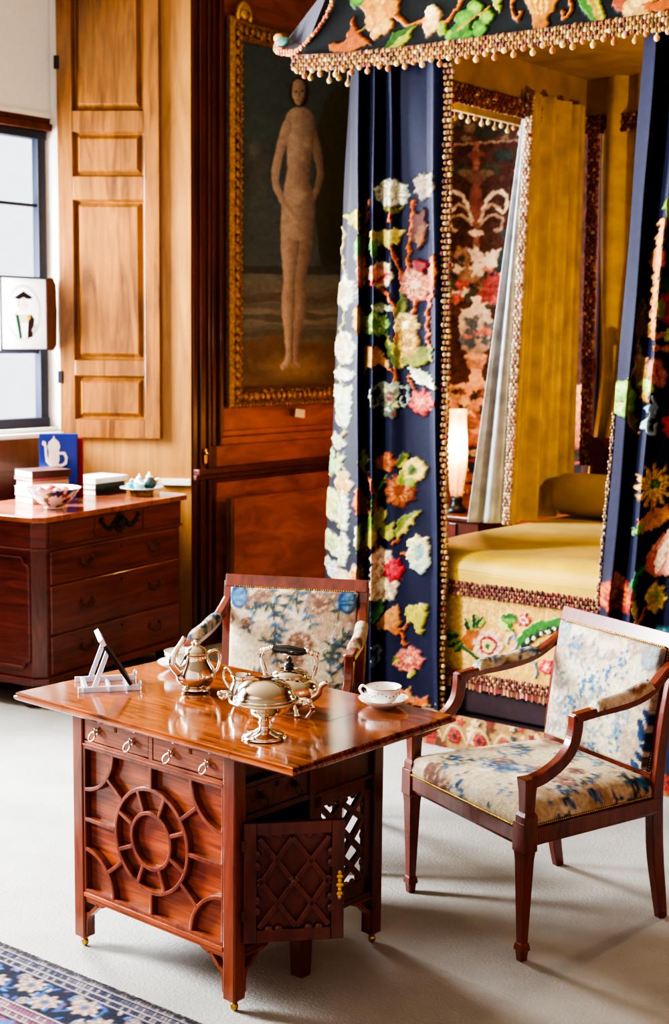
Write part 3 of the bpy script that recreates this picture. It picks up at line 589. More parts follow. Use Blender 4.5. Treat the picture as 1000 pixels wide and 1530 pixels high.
# pear shaped silver pot
sp = thing('silver_pot', 'pear shaped silver pot with lid standing beside the clear easel', 'pot', (-.405, 4.121, TT), .4)
prof = [(.03, .014), (.044, .02), (.056, .036), (.058, .052), (.05, .074), (.038, .094), (.033, .108), (.035, .112)]
m = MB(); n_ = 40; vs = []
for r, z in prof:
    for i in range(n_):
        a = 2*math.pi*i/n_; q = r*(1+.045*abs(math.cos(4*a))*min(1, (z)/.04)*(1 if z < .09 else .4)); vs.append((q*math.cos(a), q*math.sin(a), z))
m.add(vs, [(j*n_+i, j*n_+(i+1) % n_, (j+1)*n_+(i+1) % n_, (j+1)*n_+i) for j in range(len(prof)-1) for i in range(n_)]+[tuple(range(n_))[::-1]], True)
put(m, 'body', 'silver', sp)
ld = put(MB().lathe([(.037, .112), (.035, .117), (.027, .128), (.014, .136), (.008, .139), (0, .14)], n=24), 'lid', 'silver', sp)
m = MB(); m.blob((0, 0, .147), .009, .009, .008); [m.blob((.009*math.cos(k), .009*math.sin(k), .143), .006) for k in (0, 1.57, 3.14, 4.7)]; put(m, 'finial', 'silver', ld)
put(MB().tube(smooth([(-.05, 0, .06), (-.07, 0, .085), (-.066, 0, .115), (-.05, 0, .14), (-.035, 0, .165)], 5), [.015-.00045*i for i in range(21)], 9, ref=(0, 1, 0)), 'spout', 'silver', sp)
put(MB().tube(smooth([(.036, 0, .108), (.062, 0, .118), (.075, 0, .095), (.068, 0, .06), (.052, 0, .045)], 5), .006, 8, ref=(0, 1, 0)), 'handle', 'silver', sp)
m = MB(); m.lathe([(.04, .004), (.044, .008), (.034, .014), (.03, .018)], n=24); put(m, 'foot_ring', 'silver', sp)
for k in range(4): a = k*1.57+.4; put(MB().blob((.04*math.cos(a), .04*math.sin(a), .007), .011, .011, .007), 'foot', 'silver', sp)
# cups and saucers
def cup_art(n): return [lin((236, 236, 232))]*n
def make_cup(x, y, hrot, lab_c, lab_s, grp):
    s = thing('saucer', lab_s, 'saucer', (x, y, TT), 0, 'white saucers on the tea table')
    put(MB().lathe([(.034, 0), (.036, .003), (.05, .008), (.066, .018), (.072, .024), (.0715, .026), (.05, .0125), (.03, .0065), (0, .006)], n=40), 'dish', 'porc', s)
    m = MB(); m.tube([(.0715*math.cos(a), .0715*math.sin(a), .0252) for a in [2*math.pi*i/40 for i in range(40)]], .001, 5, True); put(m, 'gilt_rim', 'gilt', s)
    c = thing('teacup', lab_c, 'cup', (x, y, TT+.0065), hrot, 'white teacups on the tea table')
    put(MB().lathe([(.022, 0), (.023, .004), (.034, .012), (.044, .026), (.049, .044), (.051, .052), (.0498, .0525), (.046, .04), (.036, .016), (0, .008)], n=40), 'bowl', 'porc', c)
    put(MB().tube(smooth([(.048, 0, .044), (.062, 0, .05), (.07, 0, .038), (.06, 0, .024), (.043, 0, .02)], 5), .0038, 7, ref=(0, 1, 0)), 'handle', 'porc', c)
    m = MB(); m.tube([(.0508*math.cos(a), .0508*math.sin(a), .0522) for a in [2*math.pi*i/40 for i in range(40)]], .001, 5, True); put(m, 'gilt_rim', 'gilt', c)
    m = MB()
    for i in range(26):
        a = 2*math.pi*i/26; z = .034+.006*math.sin(a*5); r = .0445+.003*(z-.026)/.018; cc_ = [(190, 120, 110), (120, 140, 170), (200, 160, 110)][i % 3]
        m.blob((r*math.cos(a)*1.01, r*math.sin(a)*1.01, z), .0032, .0032, .0022, lin(cc_), 5, 4)
    put(m, 'garland', 'glaze', c, colour=True)
make_cup(.146, 3.967, 2.9, 'white teacup with a fine garland at the far right of the tea table', 'white gilt edged saucer at the far right of the tea table', '')
make_cup(-.482, 4.40, .5, 'white teacup half hidden behind the pear shaped silver pot', 'white saucer half hidden behind the pear shaped silver pot', '')
# clear easel and the dark plate leaning on it
A = Vector((-.600, 4.105)); B = Vector((-.640, 4.262)); wd = (B-A).normalized(); lf = Vector((-wd.y, wd.x))   # lf points to the left
rz_ = math.atan2(wd.y, wd.x)
es_ = thing('display_easel', 'clear acrylic display easel at the left end of the tea table', 'easel', (A.x, A.y, TT), rz_)
m = MB(); L_ = .157
for x in (.012, L_-.012):
    m.box(x-.007, x+.007, -.035, .15, 0, .016)
    m.sweep([(x, .105, .006), (x, .062, .12)], rect(.014, .010), ref=(1, 0, 0)); m.blob((x, -.032, .02), .007, .007, .012, n=8, k=5)
put(m, 'side_arm', 'acryl', es_, bev=.002)
m = MB(); m.box(.012, L_-.012, -.006, .006, 0, .016); m.box(.012, L_-.012, .12, .134, 0, .016); m.box(.012, L_-.012, .05, .06, 0, .01); put(m, 'cross_bar', 'acryl', es_, bev=.002)
pt_ = thing('display_plate', 'dark square plate with top edge painted white as sky-lit, leaning on the clear easel', 'plate', (A.x, A.y, TT+.0125), rz_)
sl = Vector((0, .082, .128)); nn = Vector((0, -.128, .082)).normalized(); th = .010
m = MB(); f = [(0, .004, .003), (L_, .004, .003)]
def pv(x, t, d): q = Vector((x, .0, .004))+sl*t+nn*d; return (q.x, q.y, q.z)
m.add([pv(0, 0, 0), pv(L_, 0, 0), pv(L_, 1, 0), pv(0, 1, 0), pv(0, 0, th), pv(L_, 0, th), pv(L_, 1, th), pv(0, 1, th)], [(0, 1, 2, 3)[::-1], (4, 5, 6, 7), (0, 1, 5, 4), (1, 2, 6, 5), (2, 3, 7, 6), (3, 0, 4, 7)][0:6]); put(m, 'plate_body', 'iron', pt_, bev=.001)
m = MB(); m.add([pv(-.001, .93, -.002), pv(L_+.001, .93, -.002), pv(L_+.001, 1.07, -.002), pv(-.001, 1.07, -.002), pv(-.001, .93, th+.0015), pv(L_+.001, .93, th+.0015), pv(L_+.001, 1.07, th+.0015), pv(-.001, 1.07, th+.0015)], [(3, 2, 1, 0), (4, 5, 6, 7), (0, 1, 5, 4), (1, 2, 6, 5), (2, 3, 7, 6), (3, 0, 4, 7)]); put(m, 'top_edge', 'glint', pt_)  # white strip paints the bright sky reflection along the plate's top
# ================================================================ armchairs
def needle_art(w, h, seed, back=False):
    random.seed(seed); a = Art(-w, w, -h, h, .0035, (196, 180, 150))
    a.sprinkle(50, (-w, w, -h, h), [(176, 150, 118), (206, 194, 168), (186, 162, 132), (212, 200, 178)], .02, .05, .2)
    TAN = [(150, 108, 82), (172, 132, 104), (134, 94, 72), (188, 152, 122)]; BL = [(36, 84, 124), (52, 110, 150), (28, 62, 96), (70, 126, 160)]; GR = [(34, 62, 60), (44, 78, 66), (58, 84, 64)]
    for _ in range(26 if back else 22):
        x, y = random.uniform(-w, w), random.uniform(-h, h); p = [(x, y)]
        ang = random.uniform(0, 6.28)
        for k in range(4): ang += random.uniform(-.7, .7); x += math.cos(ang)*.035; y += math.sin(ang)*.035; p.append((x, y))
        a.curve(p, .006, random.choice(GR), .5)
        for q in p[1:]:
            for s in (-1, 1):
                t = ang+s*random.uniform(.6, 1.3); a.leaf(q[0], q[1], q[0]+math.cos(t)*.03, q[1]+math.sin(t)*.03, .014, random.choice(GR+BL), random.choice(BL+GR))
    for _ in range(17):
        x, y, r = random.uniform(-w, w), random.uniform(-h, h), random.uniform(.022, .05)
        a.flower(x, y, r, [random.choice(TAN), random.choice(TAN), (206, 180, 150), random.choice(TAN), (120, 84, 64)], 8, random.uniform(.7, 1))
        for q in range(7): t = random.uniform(0, 6.28); a.curve([(x+r*.3*math.cos(t), y+r*.3*math.sin(t)), (x+r*.6*math.cos(t+.4), y+r*.6*math.sin(t+.4)), (x+r*.9*math.cos(t+.5), y+r*.9*math.sin(t+.5))], .004, (122, 84, 66), .9)
    return a, BL, GR
class Upholstery: pass
def seat_pad(parent, a, x_f, x_b, yf, yb, z0, dome, edge):
    n, k = 64, 64; e = edge; S = np.concatenate([np.linspace(-1-e*3, -1, 9)[:-1], np.linspace(-1, 1, n), np.linspace(1, 1+e*3, 9)[1:]]); T = S.copy()
    SS, TT_ = np.meshgrid(S, T); s = np.clip(SS, -1, 1); t = np.clip(TT_, -1, 1); over = np.maximum(np.abs(SS)-1, 0)+np.maximum(np.abs(TT_)-1, 0)
    u_ = np.clip(over/(e*3), 0, 1); round_ = np.sqrt(np.clip(1-np.maximum(np.abs(s), np.abs(t))**6, 0, 1))
    half = (x_f*(1+t)/2+x_b*(1-t)/2); out = .006*np.sin(np.minimum(u_, 1)*np.pi)
    X = s*half+np.sign(s)*out*(np.abs(SS) > 1); Y = yb+(yf-yb)*(1+t)/2+np.sign(t)*out*(np.abs(TT_) > 1)
    Z = z0+dome*round_*(1-.25*(s**2+t**2)/2)-(.05)*u_
    cc, h = a.at(SS*half*1.0, (yb+(yf-yb)*(1+TT_)/2)); Z = Z+h*.0025*(u_ < .1)
    sheet('seat', np.stack([X, Y, Z], -1), cc, 'needle', parent)
def cushion_face(name, parent, a, quad, bulge, depth):
    # quad = bottom left, bottom right, top right, top left of an upholstered panel; it bulges along its normal
    q = [Vector(p) for p in quad]; nrm = ((q[1]-q[0]).cross(q[3]-q[0])).normalized(); n = 70; e = 6
    S = np.concatenate([np.zeros(e), np.linspace(0, 1, n), np.ones(e)]); D = np.concatenate([np.linspace(1, 0, e+1)[:-1], np.zeros(n), np.linspace(0, 1, e+1)[1:]])
    SS, TT_ = np.meshgrid(S, S); DX, DY = np.meshgrid(D, D); d = np.maximum(DX, DY)
    Q = [np.array(p) for p in q]; P = (Q[0]*(1-SS[..., None])+Q[1]*SS[..., None])*(1-TT_[..., None])+(Q[3]*(1-SS[..., None])+Q[2]*SS[..., None])*TT_[..., None]
    b = (1-np.abs(2*SS-1)**3)*(1-np.abs(2*TT_-1)**3); w = (q[1]-q[0]).length; hh = (q[3]-q[0]).length
    cc, h = a.at((SS-.5)*w, (TT_-.5)*hh); off = depth*(1-d)+bulge*np.sqrt(np.clip(b, 0, 1))*(d == 0)+h*.0025
    P = P+np.array(nrm)*off[..., None]; sheet(name, P, cc, 'needle', parent)
def make_chair(label, loc, rz, seed):
    c = thing('armchair', label, 'chair', loc, rz, 'needlework armchairs at the tea table')
    W_ = 'chairwood'; a, BL, GR = needle_art(.36, .36, seed)
    # stitched blue bouquet on the seat
    for q in range(46): t = random.uniform(0, 6.28); r = random.uniform(.01, .085); x, y = -.03+r*math.cos(t)*1.2, .12+r*math.sin(t)*.9; a.curve([(x, y), (x+.02, y+.012), (x+.034, y)], .0045, random.choice(BL), .9)
    for bx, by in ((.2, -.05), (-.22, .1), (.16, .2), (-.12, -.15), (-.25, -.2), (.1, .05), (-.15, .25), (.25, .12), (.0, -.1), (-.27, .0), (.02, .28), (.28, .27), (-.3, -.1), (-.31, .15)):
        for q in range(12): t = random.uniform(0, 6.28); r = random.uniform(.0, .05); a.ell(bx+r*math.cos(t), by+r*math.sin(t), .009, .006, random.choice(BL), random.uniform(0, 180), .8)
    a.c = a.c**1.1*.9
    seat_pad(c, a, .292, .25, .285, -.245, .43, .045, .055)
    m = MB()                                   # seat rails with a moulded lower edge
    fl, fr_, bl, br = (-.29, .272), (.29, .272), (-.248, -.262), (.248, -.262)
    def rail(p, q): m.sweep([(*p, .366), (*q, .366)], [(-.016, -.026), (.016, -.026), (.02, -.016), (.02, .026), (-.016, .026)])
    rail(fr_, fl); rail(fl, bl); rail(bl, br); rail(br, fr_); m.build('seat_rail', W_, c, .002)
    m = MB()
    def studs(p, q, n):
        for i in range(n): t = (i+.5)/n; m.blob((p[0]*(1-t)+q[0]*t, p[1]*(1-t)+q[1]*t, .397), .0042, .0042, .0042, n=5, k=4)
    studs((-.294, .294), (.294, .294), 74); studs((-.3, .272), (-.258, -.25), 66); studs((.3, .272), (.258, -.25), 66)
    m.build('brass_nailing', 'brass', c)
    for s in (-1, 1):
        m = MB(); x = s*.289                   # front leg: square, tapered, spade foot
        m.sweep([(x, .272, 0), (x, .272, .028), (x, .272, .034), (x, .272, .052), (x, .272, .055), (x, .272, .30), (x, .272, .325), (x, .272, .327), (x, .272, .41)], rect(1, 1), [.022, .027, .036, .030, .024, .040, .045, .052, .050], ref=(0, 1, 0)); m.build('leg', W_, c, .002)
        m = MB(); pth = smooth([(s*.248, -.30, 0), (s*.25, -.285, .08), (s*.25, -.265, .2), (s*.25, -.255, .32), (s*.25, -.255, .45), (s*.252, -.275, .65), (s*.255, -.315, .86)], 5)
        nn = len(pth); m.sweep(pth, rect(1, 1), [(.026+.010*min(1, i/12), .030+.012*min(1, i/10)-(.012*max(0, (i-15)/15))) for i in range(nn)], ref=(0, 1, 0)); m.build('leg', W_, c, .003)
        # arm: out of the back, along the pad, down the S shaped support to the front leg
        m = MB(); ap = smooth([(s*.255, -.295, .80), (s*.262, -.25, .768), (s*.275, -.18, .728), (s*.284, -.09, .708), (s*.287, .02, .700), (s*.287, .075, .694), (s*.287, .108, .69)], 5)
        m.sweep(ap, [(-.02, -.012), (.02, -.012), (.02, .008), (.012, .013), (-.012, .013), (-.02, .008)], [.85+.15*min(1, i/8) for i in range(len(ap))])
        sp_ = smooth([(s*.287, .098, .70), (s*.287, .1, .655), (s*.287, .115, .605), (s*.288, .155, .565), (s*.289, .215, .535), (s*.289, .262, .525)], 5)
        m.sweep(sp_, rect(.036, .03), ref=(1, 0, 0)); m.build('arm', W_, c, .003)
        m = MB(); m.sweep([(s*.289, .268, .405), (s*.289, .268, .43), (s*.289, .268, .44), (s*.289, .268, .5), (s*.289, .268, .54)], rect(1, 1), [.048, .046, .034, .038, .046], ref=(0, 1, 0)); m.build('arm_post', W_, c, .003)
        # padded armrest
        pd = np.array([[p.x, p.y, p.z] for p in smooth([(s*.27, -.2, .738), (s*.281, -.11, .715), (s*.287, -.02, .706), (s*.287, .035, .702)], 8)]); n = len(pd)
        A_ = np.linspace(-1.15, 1.15, 15); ST, AA = np.meshgrid(np.linspace(0, 1, n), A_, indexing='ij'); lift = np.sqrt(np.clip(1-(2*ST-1)**6, 0, 1)); X = pd[:, None, 0]+np.sin(AA*1.35)*.0245; Z = pd[:, None, 2]+.002+(np.cos(AA*1.35)*.03+.002)*lift; Y = np.repeat(pd[:, 1:2], 15, 1)
        cc, h = a.at(AA*.03+s*.1, ST*.25); sheet('arm_pad', np.stack([X, Y, Z+h*.002], -1), cc, 'needle', c, flip=True)
    # back frame and upholstery
    m = MB(); m.sweep([(-.268, -.317, .862), (.268, -.317, .862)], [(-.018, -.024), (.018, -.024), (.022, -.012), (.018, -.004), (.022, .006), (.016, .014), (.018, .022), (-.018, .022)], ref=(0, -.3, 1)); m.build('back_rail', W_, c, .002); MB().sweep([(-.25, -.25, .448), (.25, -.25, .448)], rect(.034, .04)).build('back_rail', W_, c, .002)
    ab, BL, GR = needle_art(.26, .24, seed+3, True)
    if seed != 11: ab.c = ab.c*.8+ab.c.mean(2, keepdims=True)*.12+np.array(lin((150, 118, 90)))*.08
    for bx in (-.2, .2):
        ab.ell(bx, .155, .038, .048, (30, 74, 122), 0, .8); ab.ell(bx+.004, .153, .027, .036, (150, 150, 150), 0, .7, (70, 112, 150))
        for k in range(6): ab.curve([(bx-.02, .135+k*.007), (bx, .14+k*.006), (bx+.018, .136+k*.008)], .005, random.choice(BL), .9)
    if seed == 11:
        ab.c = ab.c*.6+np.array(lin((206, 196, 174)))*.4
        for bx, by in ((-.1, -.06), (-.06, .0), (.04, .06), (.1, .11), (-.05, -.13), (-.13, .12), (-.02, .03), (.12, -.12), (.05, -.02), (.0, -.17)):
            for q in range(16): t = random.uniform(0, 6.28); r = random.uniform(0, .04); ab.ell(bx+r*math.cos(t), by+r*math.sin(t)*1.3, .008, .005, random.choice(BL[:2]+[(60, 128, 172), (74, 128, 140)]), random.uniform(0, 180), .8)
        for q in range(30): ab.ell(random.uniform(.2, .26), random.uniform(-.22, .1), .012, .02, random.choice([(30, 66, 110), (26, 52, 90), (120, 90, 60)]), random.uniform(0, 90), .6)
    if seed == 11: ab.c *= .78
    cushion_face('backrest', c, ab, [(.232, -.235, .47), (-.232, -.235, .47), (-.237, -.292, .842), (.237, -.292, .842)], .022, .022)
    MB().add([(.236, -.25, .465), (-.236, -.25, .465), (-.242, -.312, .845), (.242, -.312, .845), (.236, -.27, .465), (-.236, -.27, .465), (-.242, -.328, .845), (.242, -.328, .845)], [(0, 1, 2, 3), (7, 6, 5, 4), (0, 4, 5, 1), (1, 5, 6, 2), (2, 6, 7, 3), (3, 7, 4, 0)]).build('back_cloth', 'plum', c)
    m = MB()
    for s in (-1, 1):
        for i in range(44): t = (i+.5)/44; m.blob((s*(.236+.006*t), -.236-.058*t, .47+.37*t), .0038, n=5, k=4)
    for i in range(54): m.blob((-.232+.464*(i+.5)/54, -.290, .845), .0038, n=5, k=4)
    m.build('brass_nailing', 'brass', c); return c
make_chair('mahogany armchair with bright cream and blue needlework, to the right of the tea table', (.638, 4.272, 0), math.radians(120.4), 11)
make_chair('mahogany armchair with tan floral needlework, behind the tea table and facing it', (-.203, 4.865, 0), math.atan2(.21, -.977), 23)
# ================================================================ the bed
BU, BV = -2.95, 5.9
def shift(mb): mb.v = [(x-BU, y-BV, z) for x, y, z in mb.v]; return mb
OFF = np.array([BU, BV, 0])
def unx(Hm, x, z): H = np.array(Hm); return (x*(H[2][1]*z+1)-H[0][1]*z-H[0][2])/(H[0][0]-x*H[2][0])
bed = thing('state_bed', 'tall four poster bed with dark embroidered canopy and gold lining', 'bed', rm(BU, BV, 0), -YAW)
def bb(mb, name, mat, parent=None, **k): return shift(mb).build(name, mat, parent or bed, **k)
GOLDP = [(152, 104, 38), (172, 128, 56), (126, 82, 34), (184, 146, 78), (140, 94, 38), (120, 40, 32), (160, 116, 48), (196, 170, 120), (130, 86, 36)]
DARKP = [(110, 54, 38), (130, 70, 46), (150, 98, 60), (96, 42, 34), (170, 122, 76), (134, 40, 38), (118, 62, 44)]
CREAMP = [(220, 200, 166), (206, 174, 138), (194, 150, 116), (226, 212, 186), (182, 118, 90)]
for u_, v_, in ((-3.6, 5.17), (-3.6, 6.83), (-1.95, 5.17), (-1.95, 6.83)):
    bb(MB().box(u_-.04, u_+.04, v_-.04, v_+.04, 0, 3.2), 'post', 'wall_dk', bev=.006)
bb(MB().box(-3.56, -1.92, 5.115, 6.9, .15, .70), 'base', 'plum', bev=.01)
bb(MB().box(-3.42, -1.92, 5.045, 6.95, 0, .14), 'step', 'plum', bev=.01)
# woven band on the step, and the embroidered front of the base
st = Art(0, 2.0, 0, .3, .005, (150, 116, 70)); random.seed(5)
st.sprinkle(120, (0, 2, 0, .16), [(190, 160, 110), (120, 50, 40), (160, 60, 50), (60, 66, 60), (206, 180, 140), (96, 60, 40)], .012, .035, .6)
for i in range(16): x = .06+i*.125; st.curve([(x-.06, .03), (x-.02, .11), (x+.03, .1), (x+.06, .04)], .016, (214, 190, 150), .9) if 0 else st.curve([(x-.06, .03), (x-.02, .1), (x+.03, .09), (x+.06, .04)], .011, (170, 140, 96), .9); st.flower(x, .06, .035, [(150, 40, 40), (190, 80, 60), (40, 46, 54)], 6)
X, Z = np.meshgrid(np.linspace(-3.43, -1.92, 260), np.linspace(.0, .155, 32)); cc, h = st.at(X+3.45, Z); sheet('step_band', np.stack([X, 5.035-h*.006, Z], -1)-OFF, cc, 'emb', bed)
ba = Art(640, 1160, 840, 1080, .8, (206, 168, 92)); random.seed(8)
for x in range(640, 1160, 3): ba.line([(x, 840), (x+2, 1080)], 1, random.choice([(196, 156, 80), (214, 180, 106), (186, 146, 76)]), 0)
def bmot(dx, dy):
    G1, G2 = (44, 92, 40), (150, 170, 80)
    ba.curve([(664+dx, 947+dy), (690+dx, 966+dy), (714+dx, 982+dy)], 5, (50, 90, 50)); 
    for a in ((690, 950, 664, 945), (690, 955, 668, 968), (692, 960, 678, 976), (708, 945, 694, 920), (712, 940, 711, 916), (716, 940, 722, 920)): ba.leaf(a[0]+dx, a[1]+dy, a[2]+dx, a[3]+dy, 12, random.choice([G1, (30, 70, 40)]), G2)
    ba.ell(706+dx, 955+dy, 15, 16, (186, 112, 40), 20, .8, (146, 78, 30)); ba.flower(731+dx, 964+dy, 24, [(226, 190, 160), (236, 214, 180)], 9, .95); ba.ell(731+dx, 964+dy, 14, 15, (160, 40, 44), 20, 1); ba.ell(731+dx, 964+dy, 10, 11, (226, 196, 130), 20, 1); ba.ell(731+dx, 965+dy, 4, 5, (70, 120, 60), 20, 1)
    ba.leaf(748+dx, 922+dy, 768+dx, 944+dy, 18, (60, 130, 50), (190, 206, 120)); ba.leaf(752+dx, 920+dy, 776+dx, 928+dy, 16, (46, 110, 44), (120, 160, 70)); ba.flower(783+dx, 926+dy, 10, [(196, 60, 80), (240, 200, 180), (200, 60, 70)], 6)
    ba.curve([(779+dx, 960+dy), (790+dx, 945+dy), (810+dx, 934+dy), (838+dx, 930+dy)], 13, (62, 128, 52)); ba.curve([(783+dx, 968+dy), (796+dx, 953+dy), (815+dx, 944+dy), (838+dx, 938+dy)], 8, (34, 62, 44))
    for k in range(5): ba.ell(790+k*10+dx, 957-k*4.5+dy, 3.2, 3.2, (236, 220, 200))
    ba.curve([(760+dx, 962+dy), (760+dx, 952+dy), (770+dx, 950+dy), (772+dx, 966+dy), (764+dx, 974+dy)], 4, (140, 170, 190)); ba.leaf(804+dx, 970+dy, 820+dx, 958+dy, 12, (110, 160, 70), (60, 120, 60)); ba.flower(818+dx, 996+dy, 12, [(200, 40, 60), (230, 90, 90), (240, 200, 180)], 7); ba.curve([(776+dx, 980+dy), (800+dx, 990+dy), (802+dx, 1010+dy)], 4, (120, 160, 180))
bmot(0, 0); bmot(178, 28); bmot(350, 56); ba.wob = (1.2, 1); ba.stitched(1.12, .15, 3)
X, Z = np.meshgrid(np.linspace(-3.5, -1.93, 400), np.linspace(.30, .70, 130)); ax_, ay_ = warp(S_BASE, X, Z); cc, h = ba.at(ax_, ay_)
sheet('base_panel', np.stack([X, 5.10-h*.008, Z], -1)-OFF, cc, 'emb', bed)
bb(trim_mb([(-3.5, 5.09, .70), (-1.95, 5.09, .70)], (0, -1, 0), (0, 0, 1), DARKP, .05), 'base_braid', 'fringe', colour=True)
bb(trim_mb([(-3.5, 5.09, .315), (-1.95, 5.09, .315)], (0, -1, 0), (0, 0, 1), DARKP+[(190, 150, 110)], .03, rows=2), 'base_fringe_head', 'fringe', colour=True)
m = MB()
for i in range(170):
    u_ = -3.5+i*1.55/170; c = lin(random.choice(DARKP+[(190, 140, 120), (200, 170, 90)])); m.box(u_, u_+.0075, 5.088, 5.096, .262+random.uniform(-.006, .006), .305, c)
bb(m, 'base_fringe', 'fringe', colour=True)
# canopy: lining, inner and outer valances
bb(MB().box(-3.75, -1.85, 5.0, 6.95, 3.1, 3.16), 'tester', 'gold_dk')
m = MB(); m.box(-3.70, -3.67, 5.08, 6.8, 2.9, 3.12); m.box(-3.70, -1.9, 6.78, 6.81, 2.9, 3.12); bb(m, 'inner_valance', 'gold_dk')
m = trim_mb([(-3.66, 5.1, 2.868), (-3.66, 6.76, 2.868)], (1, 0, 0), (0, 0, 1), DARKP, .07, .022, 4); m2 = trim_mb([(-3.66, 6.77, 2.868), (-1.95, 6.77, 2.868)], (0, -1, 0), (0, 0, 1), DARKP, .07, .022, 4); m.add(m2.v, m2.f, True); m.c = m.c[:len(m.c)-len(m2.c)]+m2.c
bb(m, 'inner_braid', 'fringe', colour=True)
m = MB(); m.box(-3.99, -3.96, 5.7, 6.95, 2.875, 3.2); bb(m, 'side_valance', 'gold_c')
def bobbles(p, q, n, mat, pal, jit=.018):
    first = {}
    for i in range(n):
        t = (i+.5)/n; P_ = Vector(p).lerp(Vector(q), t); k = i % 3; d = jit*(i % 2)+random.uniform(0, .008)
        if k not in first:
            m = MB(); c = lin(pal[k]); m.blob((0, 0, -.016), .0125, .0125, .013, c, 8, 6); m.box(-.0015, .0015, -.0015, .0015, -.01, .04, c); m.blob((0, 0, -.001), .006, .006, .005, c, 6, 4); o = m.build('bobble', 'fringe', bed, colour=True); first[k] = o
        else: o = first[k].copy(); COL.objects.link(o)
        o.location = (P_.x-BU, P_.y-BV, P_.z-d)
bobbles((-3.97, 5.9, 2.875), (-3.97, 6.9, 2.875), 16, 'fringe', [(232, 210, 150), (206, 160, 90), (230, 216, 180)])
# front valance with its embroidery
va = Art(380, 1160, -130, 130, .8, (17, 25, 28)); random.seed(12)
va.mottle(.12, 14)
G1, G2, G3 = (62, 104, 44), (168, 176, 70), (40, 76, 40); OR, YE = (196, 120, 44), (222, 182, 92)
def valm(dx, dy):
    V = lambda *p: [(a+dx, b+dy) for a, b in p]
    va.curve(V((592, 20), (615, 38), (640, 34), (668, 38), (690, 10), (705, -20)), 6, OR)
    va.curve(V((500, 75), (530, 60), (552, 42)), 4, (150, 130, 60)); va.poly(V((496, 70), (524, 62), (532, 24), (540, 48), (562, 68), (530, 80), (508, 82)), (156, 80, 36), .9, (190, 110, 50))
    for a, b, r in ((556, 8, 20), (574, -6, 24), (572, 24, 20), (590, 12, 18), (570, 48, 13), (584, 40, 14), (560, 34, 14)): va.ell(a+dx, b+dy, r*.7, r, random.choice([(222, 176, 110), (206, 150, 76), (232, 200, 140)]), random.uniform(-30, 30), .9, (190, 124, 60))
    va.ell(538+dx, -2+dy, 13, 16, (110, 170, 60), 0, .9, G3); va.leaf(583+dx, 78+dy, 628+dx, 38+dy, 24, G1, G2); va.curve(V((628, 38), (640, 30)), 3, OR)
    va.ell(652+dx, 34+dy, 13, 24, (236, 206, 170), 15, 1, (214, 160, 120)); va.ell(648+dx, 20+dy, 8, 12, (246, 230, 206), 30, 1); va.ell(668+dx, 44+dy, 7, 11, (150, 170, 60), 0, .9)
    for a, b, r in ((690, 52, 15), (706, 55, 13), (724, 46, 15), (734, 28, 14), (716, 14, 15), (700, 32, 18), (680, 55, 9)): va.ell(a+dx, b+dy, r*.8, r, random.choice([(120, 176, 60), (160, 196, 84), (90, 150, 56)]), 0, .9, (52, 110, 50))
    va.curve(V((694, 46), (715, 30), (738, 12)), 4, (190, 150, 60)); va.poly(V((740, -10), (758, -12), (752, 20), (738, 0)), G2)
    # urn
    va.poly(V((778, -60), (852, -60), (846, -10), (836, 14), (826, 30), (826, 46), (836, 52), (838, 59), (792, 60), (794, 52), (804, 46), (804, 30), (794, 14), (784, -10)), (206, 150, 56), .9, (170, 104, 34))
    for k in range(4): va.curve(V((789+k*13, -50), (795+k*10, -6), (804+k*6, 22)), 3, (236, 196, 110))
    va.line(V((796, 52), (836, 52)), 3, (236, 190, 100))
    for s in (-1, 1): va.curve(V((815+s*36, -30), (815+s*44, 4), (815+s*42, 26), (815+s*34, 30), (815+s*32, 20)), 5, OR)
    va.leaf(872+dx, -20+dy, 912+dx, 48+dy, 30, (190, 186, 70), (70, 130, 50)); va.curve(V((885, -10), (895, 16), (910, 46)), 4, (206, 150, 90))
    va.ell(934+dx, 8+dy, 13, 14, (170, 90, 64), 0, .9)
    for a, b, r in ((948, 18, 14), (960, 2, 20), (974, 12, 14), (944, 34, 9), (966, 26, 12), (980, -10, 16)): va.ell(a+dx, b+dy, r*.85, r, random.choice([(236, 210, 160), (226, 190, 130)]), 0, .95, (206, 150, 100))
    for k in range(12): va.leaf(600+k*22+dx, -14+dy, 612+k*22+dx, -50+random.uniform(-20, 10)+dy, 18, random.choice([G1, G3]), G2)
valm(0, 0); valm(470, -60); va.c = np.where(va.h[..., None] > .1, va.c*np.array([.95, .95, .62]), va.c); va.wob = (1.3, .8); va.stitched(1.16, .2, 3.2)
n, k = 430, 130; T = np.linspace(0, 1, k); zz = 2.93+T*.55
UL = np.interp(zz, [2.9, 2.96, 3.02, 3.1, 3.2, 3.5], [-4.13, -4.12, -4.085, -4.0, -3.945, -3.92]); S = np.linspace(0, 1, n)
U = UL[:, None]+(-1.82-UL[:, None])*S[None]; Z = np.repeat(zz[:, None], n, 1); ax_, ay_ = warp(S_FOOT, U, Z); cc, h = va.at(ax_, ay_)
Vv = 4.965+.05*np.clip((Z-2.95)/.4, 0, 1)+.006*np.sin(U*14)*T[:, None]; sheet('valance', np.stack([U, Vv-h*.012, Z], -1)-OFF, cc, 'emb', bed, thick=.01)
bb(trim_mb([(-4.13, 4.955, 2.957), (-3.9, 4.955, 2.938), (-3.5, 4.955, 2.925), (-1.84, 4.955, 2.915)], (0, -1, 0), (0, 0, 1), GOLDP, .05, .02, 3), 'valance_braid', 'fringe', colour=True)
m = MB(); m.tube([(-4.13, 4.952, 2.985), (-3.9, 4.952, 2.968), (-3.5, 4.952, 2.954), (-1.84, 4.952, 2.944)], .007, 6, col=lin((110, 62, 44))); bb(m, 'valance_cord', 'fringe', colour=True)
